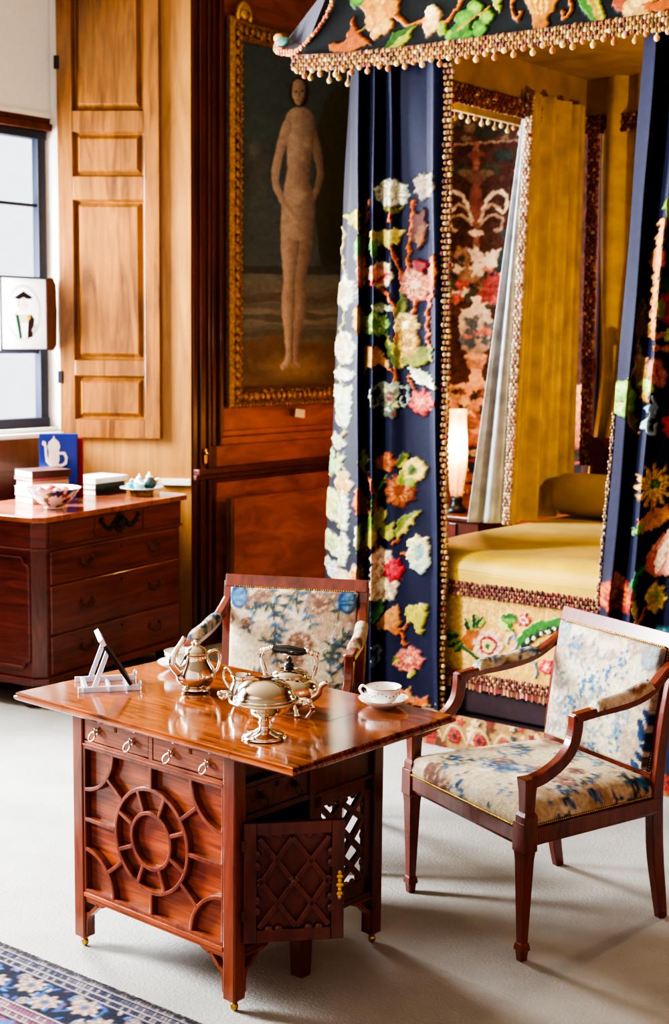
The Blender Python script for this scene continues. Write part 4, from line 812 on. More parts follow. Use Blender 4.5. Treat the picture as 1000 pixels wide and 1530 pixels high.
bobbles((-4.13, 4.95, 2.94), (-3.7, 4.95, 2.915), 10, 'fringe', [(206, 150, 84), (186, 110, 56), (226, 190, 120)])
bobbles((-3.68, 4.95, 2.915), (-1.9, 4.95, 2.9), 41, 'fringe', [(206, 150, 84), (186, 110, 56), (226, 190, 120)])
bobbles((-4.14, 4.98, 2.95), (-4.12, 5.5, 2.97), 8, 'fringe', [(232, 200, 130), (214, 160, 90), (226, 190, 120)])
# flared corner flap of the side valance
fa = [(-3.93, 5.0, 3.34), (-4.10, 4.985, 3.0), (-4.34, 5.1, 3.075), (-4.40, 5.2, 3.13), (-4.05, 5.5, 3.3)]
bb(MB().add(fa+[(x+.004, y+.02, z) for x, y, z in fa], [(0, 1, 2, 3, 4), (9, 8, 7, 6, 5)]+[(i, (i+1) % 5, (i+1) % 5+5, i+5) for i in range(5)]), 'corner_flap', 'navy')
bb(trim_mb([tuple(p) for p in smooth([(-3.925, 4.99, 3.4), (-3.935, 4.985, 3.22), (-3.985, 4.98, 3.12), (-4.09, 4.975, 3.03), (-4.2, 5.03, 3.02), (-4.34, 5.09, 3.06), (-4.41, 5.18, 3.13)], 4)], (0, -1, 0), (.7, 0, .7), [(206, 110, 60), (226, 150, 80), (236, 190, 120), (190, 80, 50)], .02, .016, 2), 'flap_fringe', 'fringe', colour=True)
m = MB(); m.blob((-4.31, 5.085, 3.09), .045, .01, .022, lin((70, 120, 110)), 8, 5); m.blob((-4.38, 5.14, 3.125), .03, .01, .02, lin((214, 150, 60)), 8, 5); bb(m, 'flap_flower', 'fringe', colour=True)
# head cloth, its fringe and the padded headboard
U, Z = np.meshgrid(np.linspace(-3.62, -1.95, 170), np.linspace(.8, 3.1, 90)); dr_ = np.clip(1-np.abs(Z-1.62)/1.2, 0, 1)**2
ctr = -3.38; Uw_ = ctr+(U-ctr)*(1-.0*dr_); fold = .035*np.sin((U-ctr)*(34+16*dr_)+Z*1.5*np.sign(U-ctr)*.9)+.02*np.sin(U*21+Z)
sheet('head_cloth', np.stack([Uw_, 6.77+fold*.7, Z], -1)-OFF, None, 'gold_c', bed)
m = MB(); m.blob((-3.33, 6.71, 1.78), .1, .03, .05, n=10, k=6); [m.tube(smooth([(-3.33, 6.70, 1.78), (-3.33+.02*q, 6.69, 1.6), (-3.36+.035*q, 6.70, 1.3), (-3.38+.04*q, 6.71, 1.1)], 5), .02, 6) for q in range(-2, 4)]; bb(m, 'tied_swag', 'gold_c')
bb(trim_mb([(-3.575, 6.70, 2.84), (-3.565, 6.70, 1.1)], (0, -1, 0), (1, 0, 0), DARKP, .05, .022, 3), 'head_fringe', 'fringe', colour=True)
hb = Art(0, 1.7, 0, .5, .006, (96, 40, 30)); random.seed(4); hb.sprinkle(90, (0, 1.7, 0, .5), [(150, 90, 50), (120, 50, 40), (70, 28, 26), (170, 120, 70)], .02, .05)
X, Z = np.meshgrid(np.linspace(-3.52, -1.97, 150), np.linspace(.85, 1.26, 50)); cc, h = hb.at(X+3.55, Z-.8); sheet('headboard', np.stack([X, 6.665-h*.008, Z], -1)-OFF, cc, 'emb', bed)
# ---------------------------------------------------------------- bedspread, bolster
sp_ = thing('bedspread', 'mustard gold velvet bedspread covering the bed top', 'bedspread', rm(BU, BV, .705), -YAW)
v_ = np.concatenate([np.full(8, 5.082), 5.082+.09*(1-np.cos(np.linspace(0, np.pi/2, 12))), np.linspace(5.19, 6.64, 60)]); z_ = np.concatenate([np.linspace(.725, .775, 8), .775+.08*np.sin(np.linspace(0, np.pi/2, 12)), .858+.012*np.sin(np.linspace(0, np.pi, 60))])
ue = np.concatenate([np.full(6, -3.6), -3.6+.08*(1-np.cos(np.linspace(0, np.pi/2, 10))), np.linspace(-3.49, -2.03, 80), -2.02+.08*np.sin(np.linspace(0, np.pi/2, 10)), np.full(6, -1.93)])
drop = np.concatenate([np.linspace(.13, .08, 6), .08*(1-np.sin(np.linspace(0, np.pi/2, 10))), np.zeros(80), .08*(1-np.cos(np.linspace(0, np.pi/2, 10))), np.linspace(.09, .13, 6)])
U, Vv = np.meshgrid(ue, v_); Zz = np.maximum(z_[:, None]-drop[None], .72)+.003*np.sin(U*9+Vv*5)
P = np.stack([U, Vv, Zz], -1)-np.array([BU, BV, .705]); sheet('cover', P, None, 'gold_v', sp_, flip=False)
shb = MB().box(-3.58, -1.95, 5.10, 6.64, .705, .76); shb.v = [(x-BU, y-BV, z-.705) for x, y, z in shb.v]; shb.build('mattress', 'plum', sp_, bev=.02)
bo = thing('bolster', 'round mustard gold bolster pillow lying at the head of the bed', 'bolster', rm(-2.9, 6.42, .868), -YAW)
m = MB(); prof = [(-.68, .0), (-.67, .06), (-.66, .1), (-.63, .122), (-.5, .13), (0, .132), (.5, .13), (.63, .122), (.66, .1), (.67, .06), (.68, 0)]
prof = [(x, r*.86) for x, r in prof]; m.sweep([(x, 0, .1145) for x, r in prof], [(math.cos(i*math.pi/16), math.sin(i*math.pi/16)) for i in range(32)], [max(r, .002) for x, r in prof], (0, 0, 1), True); m.build('pillow', 'gold_v', bo)
# ---------------------------------------------------------------- embroidered foot curtains
def curtain(name, label, keys, art, z0, z1, V0, lining, cols=150, rows=520, fr=None):
    base = rm(unx(S_FOOT, (keys[0][1]+keys[-1][1])/2, .5), V0, 0); c = thing(name, label, 'curtain', base, -YAW, 'embroidered navy bed curtains')
    ou = math.cos(YAW)*base.x-math.sin(YAW)*base.y; off = np.array([ou, V0, 0]); K = np.array(keys, float); s_ = np.linspace(0, len(keys)-1, cols); i = np.clip(s_.astype(int), 0, len(keys)-2); f = s_-i; fc = f*f*(3-2*f)*.6+f*.4
    def ip(col, w): return K[i, col]*(1-w)+K[i+1, col]*w
    zz = np.linspace(z0, z1, rows)[:, None]; w = np.clip((zz-.68)/(2.85-.68), -.4, 1.1)
    x = ip(1, f)[None]*(1-w)+ip(0, f)[None]*w; dv = ip(3, fc)[None]*(1-w)+ip(2, fc)[None]*w
    U = unx(S_FOOT, x, zz); Z = np.repeat(zz, cols, 1); ax_, ay_ = warp(S_FOOT, U, Z); U = U-.74*dv; cc, h = art.at(ax_, ay_)
    dv = dv+.004*np.sin(Z*7+U*20)
    P = np.stack([U, V0+dv-h*.010, Z], -1)-off; sheet('cloth', P, cc, 'emb', c, thick=.006)
    if fr:
        for col, pal, fx, wd in fr:
            q = [tuple(P[r, col]) for r in range(0, int(rows*fx), 5)]; trim_mb(q, (0, -1, 0), (1, 0, 0), pal, *wd).build('fringe', 'fringe', c, colour=True)
    return c
NAVY = (18, 23, 58); LC = Art(430, 700, 60, 1130, .8, NAVY); a = LC; random.seed(31)
OST = (190, 106, 44); LG, YG, DG = (150, 176, 84), (186, 176, 70), (84, 104, 40); PK, PW, RD = (222, 150, 140), (232, 216, 196), (190, 44, 60); WB = (220, 226, 220)
# stems
for p in ([(579, 305), (578, 330)], [(578, 368), (592, 400), (597, 440), (588, 470)], [(556, 424), (572, 440), (585, 460), (588, 480)], [(545, 300), (540, 340), (536, 400)], [(612, 300), (606, 370), (604, 410)], [(617, 450), (612, 476)], [(641, 385), (640, 430), (634, 470), (636, 520)], [(588, 480), (586, 540), (585, 570)], [(605, 562), (612, 580), (622, 598)], [(537, 700), (552, 730), (556, 760), (556, 840)], [(534, 840), (528, 880), (520, 940)], [(545, 815), (530, 850), (524, 880)], [(582, 815), (592, 805)], [(595, 830), (612, 828)], [(553, 830), (556, 850)], [(620, 918), (592, 945), (576, 942)], [(592, 945), (600, 965)]): a.curve(p, 5, OST)
a.curve([(574, 712), (556, 742), (547, 775)], 4, (110, 140, 60)); a.curve([(586, 560), (570, 545), (560, 530)], 4, OST)
a.flower(580, 287, 26, [WB, (228, 222, 206), (214, 206, 186)], 9, .84); a.poly([(566, 303), (586, 312), (598, 304), (592, 318), (572, 316)], (120, 120, 60)); a.flower(629, 276, 17, [(170, 156, 150), (140, 124, 124), (164, 140, 130)], 7, 1.2)
a.poly([(505, 315), (528, 314), (532, 322), (531, 346), (520, 336)], (196, 190, 70), .9, YG); a.ell(622, 340, 13, 30, (112, 58, 36), 8, .9, (76, 40, 30), .15, 5); a.ell(623, 352, 7, 16, (140, 90, 46), 8, 1)
a.poly([(549, 346), (570, 342), (600, 341), (594, 360), (580, 370), (562, 364), (556, 388), (549, 380), (546, 362)], (206, 190, 120), .9, (160, 150, 70)); a.poly([(546, 366), (560, 352), (560, 372), (556, 388), (549, 384)], (110, 170, 110)); a.poly([(528, 354), (522, 376), (528, 398), (536, 380), (540, 350)], (120, 160, 110))
a.flower(563, 409, 21, [PW, PK, (226, 170, 160)], 7, 1); a.line([(548, 424), (562, 416), (576, 410)], 5, RD); a.ell(535, 405, 8, 26, (226, 170, 160), 0, .9, PK); a.flower(617, 424, 28, [(190, 110, 96), (214, 170, 140), (200, 140, 116), (222, 186, 160)], 8, .82, 60)
a.ell(642, 405, 7, 26, (206, 140, 70), 0, .9, (150, 76, 36)); a.ell(622, 396, 12, 10, (140, 30, 30)); a.poly([(592, 480), (606, 440), (600, 490)], (110, 110, 44)); a.leaf(592, 495, 598, 430, 14, DG, (120, 120, 50))
a.flower(508, 436, 28, [WB, (236, 226, 214), (224, 180, 150)], 6, .6, 90); a.flower(556, 484, 21, [(150, 200, 110), (206, 220, 170), (120, 180, 90)], 8, .9); a.ell(531, 478, 10, 24, (206, 160, 70), 0, .9, (170, 120, 50)); a.flower(603, 486, 20, [(226, 200, 150), (206, 170, 90), (236, 226, 190)], 9, 1); a.leaf(548, 456, 584, 462, 14, (170, 190, 160), (206, 216, 190))
a.poly([(538, 520), (556, 516), (572, 536), (578, 552), (558, 545), (546, 550), (540, 562)], (206, 140, 70), .9, (222, 180, 120)); a.leaf(592, 552, 570, 500, 18, DG, YG); a.leaf(592, 552, 596, 490, 20, (120, 110, 44), (206, 180, 110)); a.poly([(594, 545), (606, 520), (640, 518), (642, 536), (628, 548), (606, 548)], (96, 110, 40), .9, (150, 150, 60)); a.leaf(606, 550, 650, 582, 20, (206, 210, 190), (226, 226, 214))
a.flower(606, 512, 18, [(190, 150, 70), (222, 190, 120), (170, 130, 60)], 7, 1.2); a.flower(625, 602, 20, [(196, 80, 80), (214, 110, 104), (226, 160, 140)], 9, 1)
a.poly([(562, 572), (592, 572), (590, 610), (584, 625), (570, 625), (564, 608)], (150, 160, 150), .9, (96, 104, 100)); a.sprinkle(22, (564, 590, 575, 620), [(190, 200, 180), (70, 70, 80), (150, 60, 70), (206, 200, 150)], 2, 4, 1)
for s in (-1, 1): a.curve([(577+s*14, 576), (577+s*27, 582), (577+s*26, 602), (577+s*18, 606), (577+s*18, 596)], 4, (160, 170, 170))
a.flower(572, 692, 17, [(176, 100, 56), (196, 120, 70), (150, 80, 44)], 5, .9); a.flower(593, 734, 25, [(150, 76, 40), (176, 104, 54), (196, 130, 80), (160, 84, 40)], 10, 1.05, 0); a.leaf(590, 700, 604, 676, 14, DG, YG); a.ell(598, 714, 8, 12, (150, 160, 60)); a.ell(615, 703, 18, 18, (226, 210, 150), 0, .9, (206, 180, 100)); a.ell(612, 703, 8, 9, (110, 130, 50)); a.ell(612, 703, 3, 5, (60, 80, 40)); a.ell(608, 722, 8, 8, (150, 170, 80))
a.poly([(524, 735), (534, 726), (544, 752), (546, 768), (530, 770), (522, 760)], (214, 130, 60), .9, (196, 110, 50)); a.leaf(530, 826, 556, 770, 30, (110, 140, 50), YG); a.leaf(566, 808, 584, 780, 22, (140, 140, 50), (176, 170, 76)); a.leaf(588, 808, 624, 764, 20, (120, 130, 50), (190, 180, 90), bend=-6); a.ell(563, 776, 9, 18, (160, 150, 60), 10)
a.poly([(605, 810), (618, 802), (636, 806), (638, 850), (626, 860), (610, 852), (604, 836)], (226, 210, 170), .9, (176, 196, 200)); a.ell(622, 826, 8, 13, (140, 170, 180)); a.flower(566, 842, 20, [PW, (226, 190, 180), PW], 7, 1.1); a.flower(566, 876, 24, [PW, (214, 176, 160), (236, 226, 206)], 8, 1.1); a.flower(583, 853, 17, [RD, (206, 70, 90)], 7, 1.1)
a.leaf(552, 930, 568, 894, 16, (50, 110, 50), (90, 150, 70)); a.poly([(559, 935), (576, 910), (588, 906), (594, 926), (590, 946), (576, 944), (560, 942)], (206, 150, 100), .9, (176, 116, 70)); a.poly([(600, 910), (618, 904), (636, 906), (632, 930), (626, 950), (616, 952), (614, 934), (602, 932)], YG, .9, (160, 150, 60)); a.flower(605, 988, 23, [(206, 120, 110), (222, 140, 120), (196, 96, 90), (226, 170, 150)], 9, .85); a.leaf(588, 980, 584, 994, 10, YG, DG); a.leaf(608, 1004, 610, 1016, 12, YG, (206, 190, 100)); a.curve([(552, 965), (562, 970), (562, 985), (554, 992), (552, 982)], 4, (110, 130, 150))
# pale motifs on the fold turned to the window
a.flower(508, 520, 18, [WB, (236, 190, 180), WB], 6, 1.5); a.poly([(490, 578), (520, 578), (518, 610), (514, 640), (496, 640), (494, 610)], WB, .9, (206, 220, 220)); a.ell(507, 560, 18, 10, WB); a.flower(498, 664, 12, [WB, (206, 220, 200)], 6, 1.1); a.leaf(490, 716, 508, 680, 14, (170, 200, 150), (206, 226, 190)); a.leaf(486, 722, 488, 676, 12, (150, 190, 150), (190, 216, 180)); a.flower(506, 726, 15, [(236, 206, 150), (226, 170, 110)], 6, 1.4); a.flower(490, 764, 20, [(230, 230, 190), (206, 214, 150)], 6, 1.3); a.ell(508, 768, 9, 32, WB); a.flower(487, 822, 18, [(216, 230, 180), (190, 206, 150)], 6, 1); a.ell(506, 826, 10, 28, WB, 8); a.flower(488, 860, 15, [WB, (206, 220, 230)], 6, 1); a.flower(506, 868, 13, [(226, 190, 180), WB], 6, 1)
for y in range(320, 860, 60): a.curve([(500+random.uniform(-6, 6), y), (508, y+26), (500, y+54)], 3, (206, 190, 110))
a.ell(538, 690, 6, 20, (190, 210, 150)); a.ell(531, 800, 6, 20, WB); a.flower(528, 860, 12, [(236, 200, 150), (206, 130, 70)], 6, 1.6); a.sprinkle(12, (480, 520, 880, 1060), [WB, (190, 206, 150), (226, 190, 150)], 8, 16, .9); a.sprinkle(8, (560, 640, 1020, 1090), [PK, YG, OST, (206, 150, 100)], 8, 16, .9)
LC.c = np.where(LC.h[..., None] > .1, LC.c*np.array([.98, .96, .78]), LC.c); LC.wob = (1.5, 1); LC.stitched(1.16, .2, 3.2); LC.c[:, :int((526-430)/.8)] *= .5; lk = [(513, 476, .24, .28), (519, 498, .09, .07), (530, 529, -.03, -.06), (539, 538, .06, .07), (553, 549, -.02, -.05), (563, 562, .05, .02), (578, 578, -.005, -.005), (592, 604, .03, .01), (633, 640, .03, .015), (640, 647, -.01, -.01), (668, 657, .025, .02)]  # left strip darkened in colour to hold back the strong window light
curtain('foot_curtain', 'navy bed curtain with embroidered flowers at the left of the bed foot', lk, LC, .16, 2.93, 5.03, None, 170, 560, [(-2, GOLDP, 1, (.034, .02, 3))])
RC = Art(860, 1140, 60, 1160, .8, (17, 22, 57)); a = RC; random.seed(37)
a.ell(1000, 308, 15, 24, (170, 200, 70), 10, .9, (110, 150, 50)); a.ell(980, 386, 10, 14, (226, 160, 150), 0, .9, (206, 110, 110)); a.curve([(985, 330), (978, 380), (974, 430), (968, 500)], 6, (206, 150, 90)); a.flower(997, 460, 24, [(176, 40, 44), (206, 90, 70), (150, 30, 40)], 8, 1.1); a.ell(984, 462, 9, 16, (130, 160, 70)); a.leaf(952, 500, 962, 440, 18, (96, 70, 34), (140, 104, 50)); a.ell(958, 492, 12, 14, (130, 90, 44)); a.ell(996, 425, 14, 12, (50, 110, 80))
a.curve([(970, 502), (1002, 500)], 9, (206, 130, 50)); a.curve([(970, 520), (1004, 522)], 8, (196, 120, 44)); a.ell(997, 501, 9, 11, (170, 180, 70)); a.ell(977, 557, 16, 25, (214, 150, 140), -20, .9, (190, 120, 110)); a.line([(974, 548), (980, 568)], 3, RD); a.leaf(957, 590, 952, 500, 16, (150, 110, 60), (186, 150, 90)); a.curve([(946, 585), (936, 575), (945, 555), (952, 540)], 5, (190, 150, 50)); a.curve([(952, 540), (960, 570), (958, 600)], 4, (176, 130, 44))
for x, y, r in ((918, 590, 13), (930, 578, 13), (940, 594, 14), (914, 606, 10), (926, 612, 13), (938, 612, 12)): a.ell(x, y, r, r*.9, random.choice([(150, 190, 100), (120, 170, 80), (180, 206, 120)]), 0, .9, (96, 150, 70))
a.curve([(916, 606), (934, 598), (944, 586)], 3, (206, 176, 90)); a.leaf(938, 616, 950, 650, 16, (150, 110, 40), (186, 140, 56)); a.ell(962, 578, 6, 12, (190, 210, 130)); a.curve([(968, 596), (974, 612), (962, 626), (958, 640), (970, 648), (976, 636)], 7, (170, 196, 214)); a.ell(966, 612, 8, 10, (150, 180, 206)); a.flower(1002, 636, 16, [(196, 40, 50), (220, 80, 80)], 7, 1.3)
a.flower(975, 727, 29, [(226, 176, 90), (236, 196, 120)], 12, 1, 0, .28); a.ell(977, 725, 10, 8, (70, 110, 50)); a.ell(977, 725, 5, 4, (110, 150, 70)); a.curve([(974, 752), (966, 770)], 5, OST); a.poly([(938, 800), (946, 776), (970, 764), (1000, 756), (1004, 778), (976, 792), (950, 796)], (190, 120, 50), .9, (214, 150, 70)); a.poly([(938, 800), (944, 780), (958, 784), (950, 796)], (120, 160, 90))
a.poly([(956, 850), (966, 824), (990, 800), (1004, 790), (1004, 860), (984, 866), (966, 862)], (176, 50, 56), .9, (226, 190, 170), (1, -.3)); a.poly([(972, 854), (982, 824), (1000, 806), (994, 840), (984, 858)], (236, 206, 190)); a.curve([(990, 800), (976, 830), (974, 856)], 3, (196, 90, 90)); a.curve([(958, 850), (942, 860), (938, 890), (942, 920)], 8, (50, 140, 90)); a.curve([(940, 900), (944, 930), (948, 960)], 7, (206, 170, 100))
a.flower(915, 892, 26, [(176, 70, 60), (206, 120, 60), (160, 50, 50), (196, 140, 70)], 7, 1.1); a.ell(920, 870, 10, 14, (206, 140, 110)); a.flower(977, 896, 18, [(206, 170, 60), (176, 150, 50), (130, 140, 50)], 8, 1.3); a.curve([(950, 930), (962, 910), (976, 900)], 5, OST)
a.flower(988, 960, 22, [(60, 130, 150), (110, 170, 180), (206, 206, 190)], 7, 1); a.flower(992, 1060, 26, [(196, 170, 60), (150, 150, 50), (206, 190, 110)], 8, 1.2); a.sprinkle(26, (1005, 1120, 280, 1120), [PK, YG, OST, RD, (150, 190, 100), WB], 10, 22, .9)
RC.c = np.where(RC.h[..., None] > .1, RC.c*np.array([.98, .96, .78]), RC.c); RC.wob = (1.5, 1); RC.stitched(1.16, .2, 3.2); rk = [(962, 893, .07, .06), (972, 903, -.03, -.03), (984, 912, .03, .03), (1000, 921, .05, .05), (1009, 931, -.04, -.05), (1030, 962, .03, .01), (1058, 990, .04, .03), (1072, 1010, -.03, -.04), (1100, 1040, .04, .04), (1118, 1060, -.02, -.02)]
curtain('foot_curtain', 'navy bed curtain with daisy and tulip embroidery, beyond the right-hand armchair', rk, RC, .1, 2.93, 5.03, None, 170, 520, [(0, [(150, 116, 84), (176, 146, 112), (120, 84, 60)], .5, (.006, .014, 1))])
# ---------------------------------------------------------------- gold curtain on the window side of the bed head
hcu = thing('head_curtain', 'gold silk side curtain with fringed edge and back coloured pale as window-lit, left of the bolster', 'curtain', rm(-3.63, 6.4, 0), -YAW)
n, k = 150, 90; zz = np.linspace(.855, 2.95, k)[:, None]; w = (zz-.85)/2.0; le = 6.03+.12*w; s = np.linspace(0, 1, n)[None]
Vv = le+(6.72-le)*s; Uu = -3.625+(.022*np.sin(s*24)+.014*np.sin(s*41+1))*(1-.2*w)+.03*(1-w)*s*0; Zz = np.repeat(zz, n, 1)
sheet('gold_face', np.stack([Uu+3.63, Vv-6.4, Zz], -1), None, 'gold_c', hcu)
n2 = 40; s = np.linspace(0, 1, n2)[None]; wd_ = .16-.125*w; Uu = -3.645-wd_*s; Vv = le+.015-.10*(1-w)*s+.018*np.sin(s*9+1); Zz = np.repeat(zz, n2, 1)
sheet('turned_back', np.stack([Uu+3.63, Vv-6.4, Zz], -1), None, 'slate', hcu, thick=.005)
trim_mb([(-3.625+3.63, 6.03+.12*t-6.4-.012, .86+2.08*t) for t in np.linspace(0, 1, 30)], (0, -1, 0), (1, 0, -.0), CREAMP, .03, .02, 3).build('fringe', 'fringe', hcu, colour=True)
# ---------------------------------------------------------------- tapestry, bedside stand and hurricane lamp
ta = Art(600, 900, 100, 730, 1, (78, 38, 28)); a = ta; random.seed(21); a.mottle(.15, 9)
a.poly([(600, 575), (900, 575), (900, 668), (600, 668)], (206, 130, 60), 0, (150, 70, 34)); CR, CR2 = (206, 176, 134), (170, 130, 92)  # orange lower ground has the lamp's glow put into its colour
a.line([(600, 222), (790, 208)], 3, (150, 110, 76)); a.sprinkle(30, (660, 800, 165, 215), [(50, 54, 44), (96, 70, 50), (120, 90, 60)], 5, 12)
a.curve([(711, 215), (712, 330), (710, 400)], 9, (140, 74, 50)); a.ell(711, 232, 13, 7, (120, 50, 40)); a.ell(711, 264, 16, 12, (110, 60, 50)); a.ell(711, 300, 10, 30, (130, 56, 44)); a.ell(711, 348, 12, 5, CR)
for s in (-1, 1):
    a.curve([(711+s*6, 330), (711+s*18, 296), (711+s*36, 286), (711+s*46, 298), (711+s*42, 316), (711+s*32, 312)], 5, CR); a.curve([(711+s*6, 336), (711+s*20, 322), (711+s*38, 326), (711+s*36, 342), (711+s*28, 344)], 4, CR2); a.curve([(711+s*8, 318), (711+s*22, 306), (711+s*34, 310)], 4, CR2); a.ell(711+s*24, 252, 15, 9, (60, 60, 44), s*20); a.ell(711+s*16, 258, 10, 6, (110, 84, 56))
a.sprinkle(14, (770, 800, 225, 300), [CR, (196, 186, 150), (60, 70, 56), (170, 150, 110)], 6, 12); a.ell(752, 232, 16, 10, (44, 60, 54)); a.ell(760, 350, 14, 10, (50, 66, 66))
a.sprinkle(60, (666, 790, 375, 455), [(170, 40, 36), (206, 176, 140), (190, 60, 44), (60, 70, 60), (150, 100, 60), (214, 190, 150), (40, 56, 60)], 6, 15); a.ell(752, 385, 9, 24, (36, 64, 66), 15); a.sprinkle(20, (725, 755, 415, 450), [(190, 40, 36), (160, 30, 30)], 6, 12); a.sprinkle(20, (760, 800, 400, 560), [(190, 160, 130), (150, 120, 90), (110, 56, 46)], 4, 8)
a.poly([(690, 462), (730, 462), (736, 480), (730, 522), (716, 530), (704, 530), (690, 522), (685, 480)], (196, 176, 150), 0, (150, 120, 100)); a.sprinkle(18, (690, 732, 470, 520), [(70, 84, 100), (90, 96, 110), (190, 80, 60)], 4, 9); a.ell(711, 464, 22, 5, (214, 190, 160)); a.poly([(694, 532), (728, 532), (722, 552), (700, 552)], (176, 110, 60)); a.ell(711, 532, 18, 5, (206, 140, 84)); a.poly([(704, 552), (718, 552), (722, 570), (746, 578), (676, 578), (700, 570)], (214, 150, 90))
a.sprinkle(80, (660, 820, 582, 660), [(150, 76, 40), (110, 56, 40), (226, 160, 84), (90, 50, 44), (196, 120, 60), (60, 44, 44)], 4, 10); a.poly([(600, 660), (900, 668), (900, 672), (600, 664)], (150, 26, 24)); a.poly([(600, 664), (900, 672), (900, 690), (600, 684)], (52, 40, 36))
for x in range(660, 860, 12): a.flower(x, 677, 6, [(190, 140, 80), (150, 90, 50)], 5)
a.poly([(600, 684), (900, 690), (900, 694), (600, 688)], (150, 30, 26)); a.poly([(600, 688), (900, 694), (900, 730), (600, 730)], (40, 36, 44))
ta.c = (ta.c*.62+ta.c.mean(2, keepdims=True)*.38)*2.0; ta.wob = (.9, 1.3); ta.mottle(.22, 4)
tp = thing('tapestry', 'brown woven tapestry with urn, flowers and scrolls hanging behind the bed', 'tapestry', rm(-4.65, VB-.015, .93), -YAW)
X, Z = np.meshgrid(np.linspace(-5.45, -3.75, 260), np.linspace(.935, 3.28, 340)); ax_, ay_ = warp(S_TAP, X, Z); cc, h = ta.at(ax_, ay_)
sheet('weave', np.stack([X+4.65, .0-.004*np.sin(X*6), Z-.93], -1), cc, 'tap', tp); MB().tube([(-.82, -.012, 2.36), (.92, -.012, 2.36)], .014, 8).build('hanging_rod', 'wall_dk', tp)
bs = thing('bedside_stand', 'small dark bedside stand carrying the glass lamp, behind the left bed curtain', 'stand', rm(-4.36, 6.72, 0), -YAW)
m = MB(); m.box(-.26, .26, -.2, .2, .765, .79); m.box(-.24, .24, -.18, .18, .62, .765); m.build('top', 'mahog_dk', bs, .004)
MB().box(-.1, .1, -.19, -.18, .64, .75).build('drawer', 'deskwood', bs, .003)
for x in (-.22, .22):
    for y in (-.16, .16): MB().box(x-.018, x+.018, y-.018, y+.018, 0, .62).build('leg', 'mahog_dk', bs, .003)
lp = thing('hurricane_lamp', 'glowing glass hurricane lamp standing on the bedside stand', 'lamp', rm(-4.37, 6.7, .79), 0)
MB().lathe([(.06, 0), (.065, .01), (.05, .03), (.03, .05), (.034, .07), (.03, .09)], n=24).build('base', 'iron', lp)
M['chim'] = bpy.data.materials.new('thin lamp glass'); t_, b_ = nt(M['chim']); tr_ = t_.nodes.new('ShaderNodeBsdfTransparent'); mx_ = t_.nodes.new('ShaderNodeMixShader'); mx_.inputs[0].default_value = .22
b_.inputs['Roughness'].default_value = .15; b_.inputs['Base Color'].default_value = (.95, .7, .4, 1); t_.links.new(tr_.outputs[0], mx_.inputs[1]); t_.links.new(b_.outputs[0], mx_.inputs[2]); t_.links.new(mx_.outputs[0], t_.nodes['Material Output'].inputs['Surface'])  # orange tint carries the lamp's glow in the glass colour
MB().lathe([(.034, .09), (.042, .14), (.05, .2), (.058, .3), (.054, .42), (.048, .52), (.05, .58), (.046, .58), (.044, .52), (.05, .42), (.054, .3), (.046, .2), (.03, .1)], n=28).build('chimney', 'chim', lp)
MB().lathe([(.012, .09), (.014, .26), (.013, .32), (0, .33)], n=14).build('candle', 'paper', lp)
fl = bpy.data.materials.new('candle flame'); t_, b_ = nt(fl); b_.inputs['Emission Color'].default_value = (1, .62, .22, 1); b_.inputs['Emission Strength'].default_value = 6; b_.inputs['Base Color'].default_value = (1, .7, .3, 1)
MB().lathe([(0, .33), (.013, .35), (.011, .375), (.004, .40), (0, .41)], n=12).build('flame', fl, lp)
m = MB()
for z in (.12, .18, .24):
    for q in range(6): m.blob((.062*math.cos(q*1.05), .062*math.sin(q*1.05), z), .008, .008, .012, n=6, k=4)
m.build('crystal_drops', 'glass', lp)
# ================================================================ writing desk by the window
DR = math.atan2(math.cos(.5), math.sin(.5)); DO = Vector((-1.377, 6.563, 0)); DT = .915
def dk_(x, y, z=DT): return Vector((DO.x+x*math.cos(DR)-y*math.sin(DR), DO.y+x*math.sin(DR)+y*math.cos(DR), z))
ds = thing('writing_desk', 'red mahogany writing desk of drawers below the window', 'desk', DO, DR)
LD, DD = 1.20, .60
def slab(x0, x1, y0, y1, z0, z1, c=.05): return MB().prism([(x0+c, y0), (x1-c, y0), (x1, y0+c), (x1, y1), (x0, y1), (x0, y0+c)], lambda a, b: (a, b, z0), lambda a, b: (a, b, z1))
slab(-.025, LD+.025, -.025, DD, .888, .915).build('top', 'desktop', ds, .004)
slab(0, LD, 0, DD, .76, .888).build('frieze', 'deskwood', ds, .003)
slab(-.008, LD+.008, -.008, DD, .75, .762, .054).build('moulding', 'deskwood', ds, .003)
slab(.006, LD-.006, .006, DD, .14, .75).build('carcass', 'deskwood', ds)
slab(-.012, LD+.012, -.012, DD, .105, .14, .055).build('plinth', 'deskwood', ds, .004)
for x, y in ((.06, .07), (LD-.06, .07), (.06, DD-.08), (LD-.06, DD-.08)): MB().lathe([(.05, 0), (.07, .012), (.078, .05), (.07, .09), (.06, .105)], (x, y, 0), 24).build('foot', 'deskwood', ds)
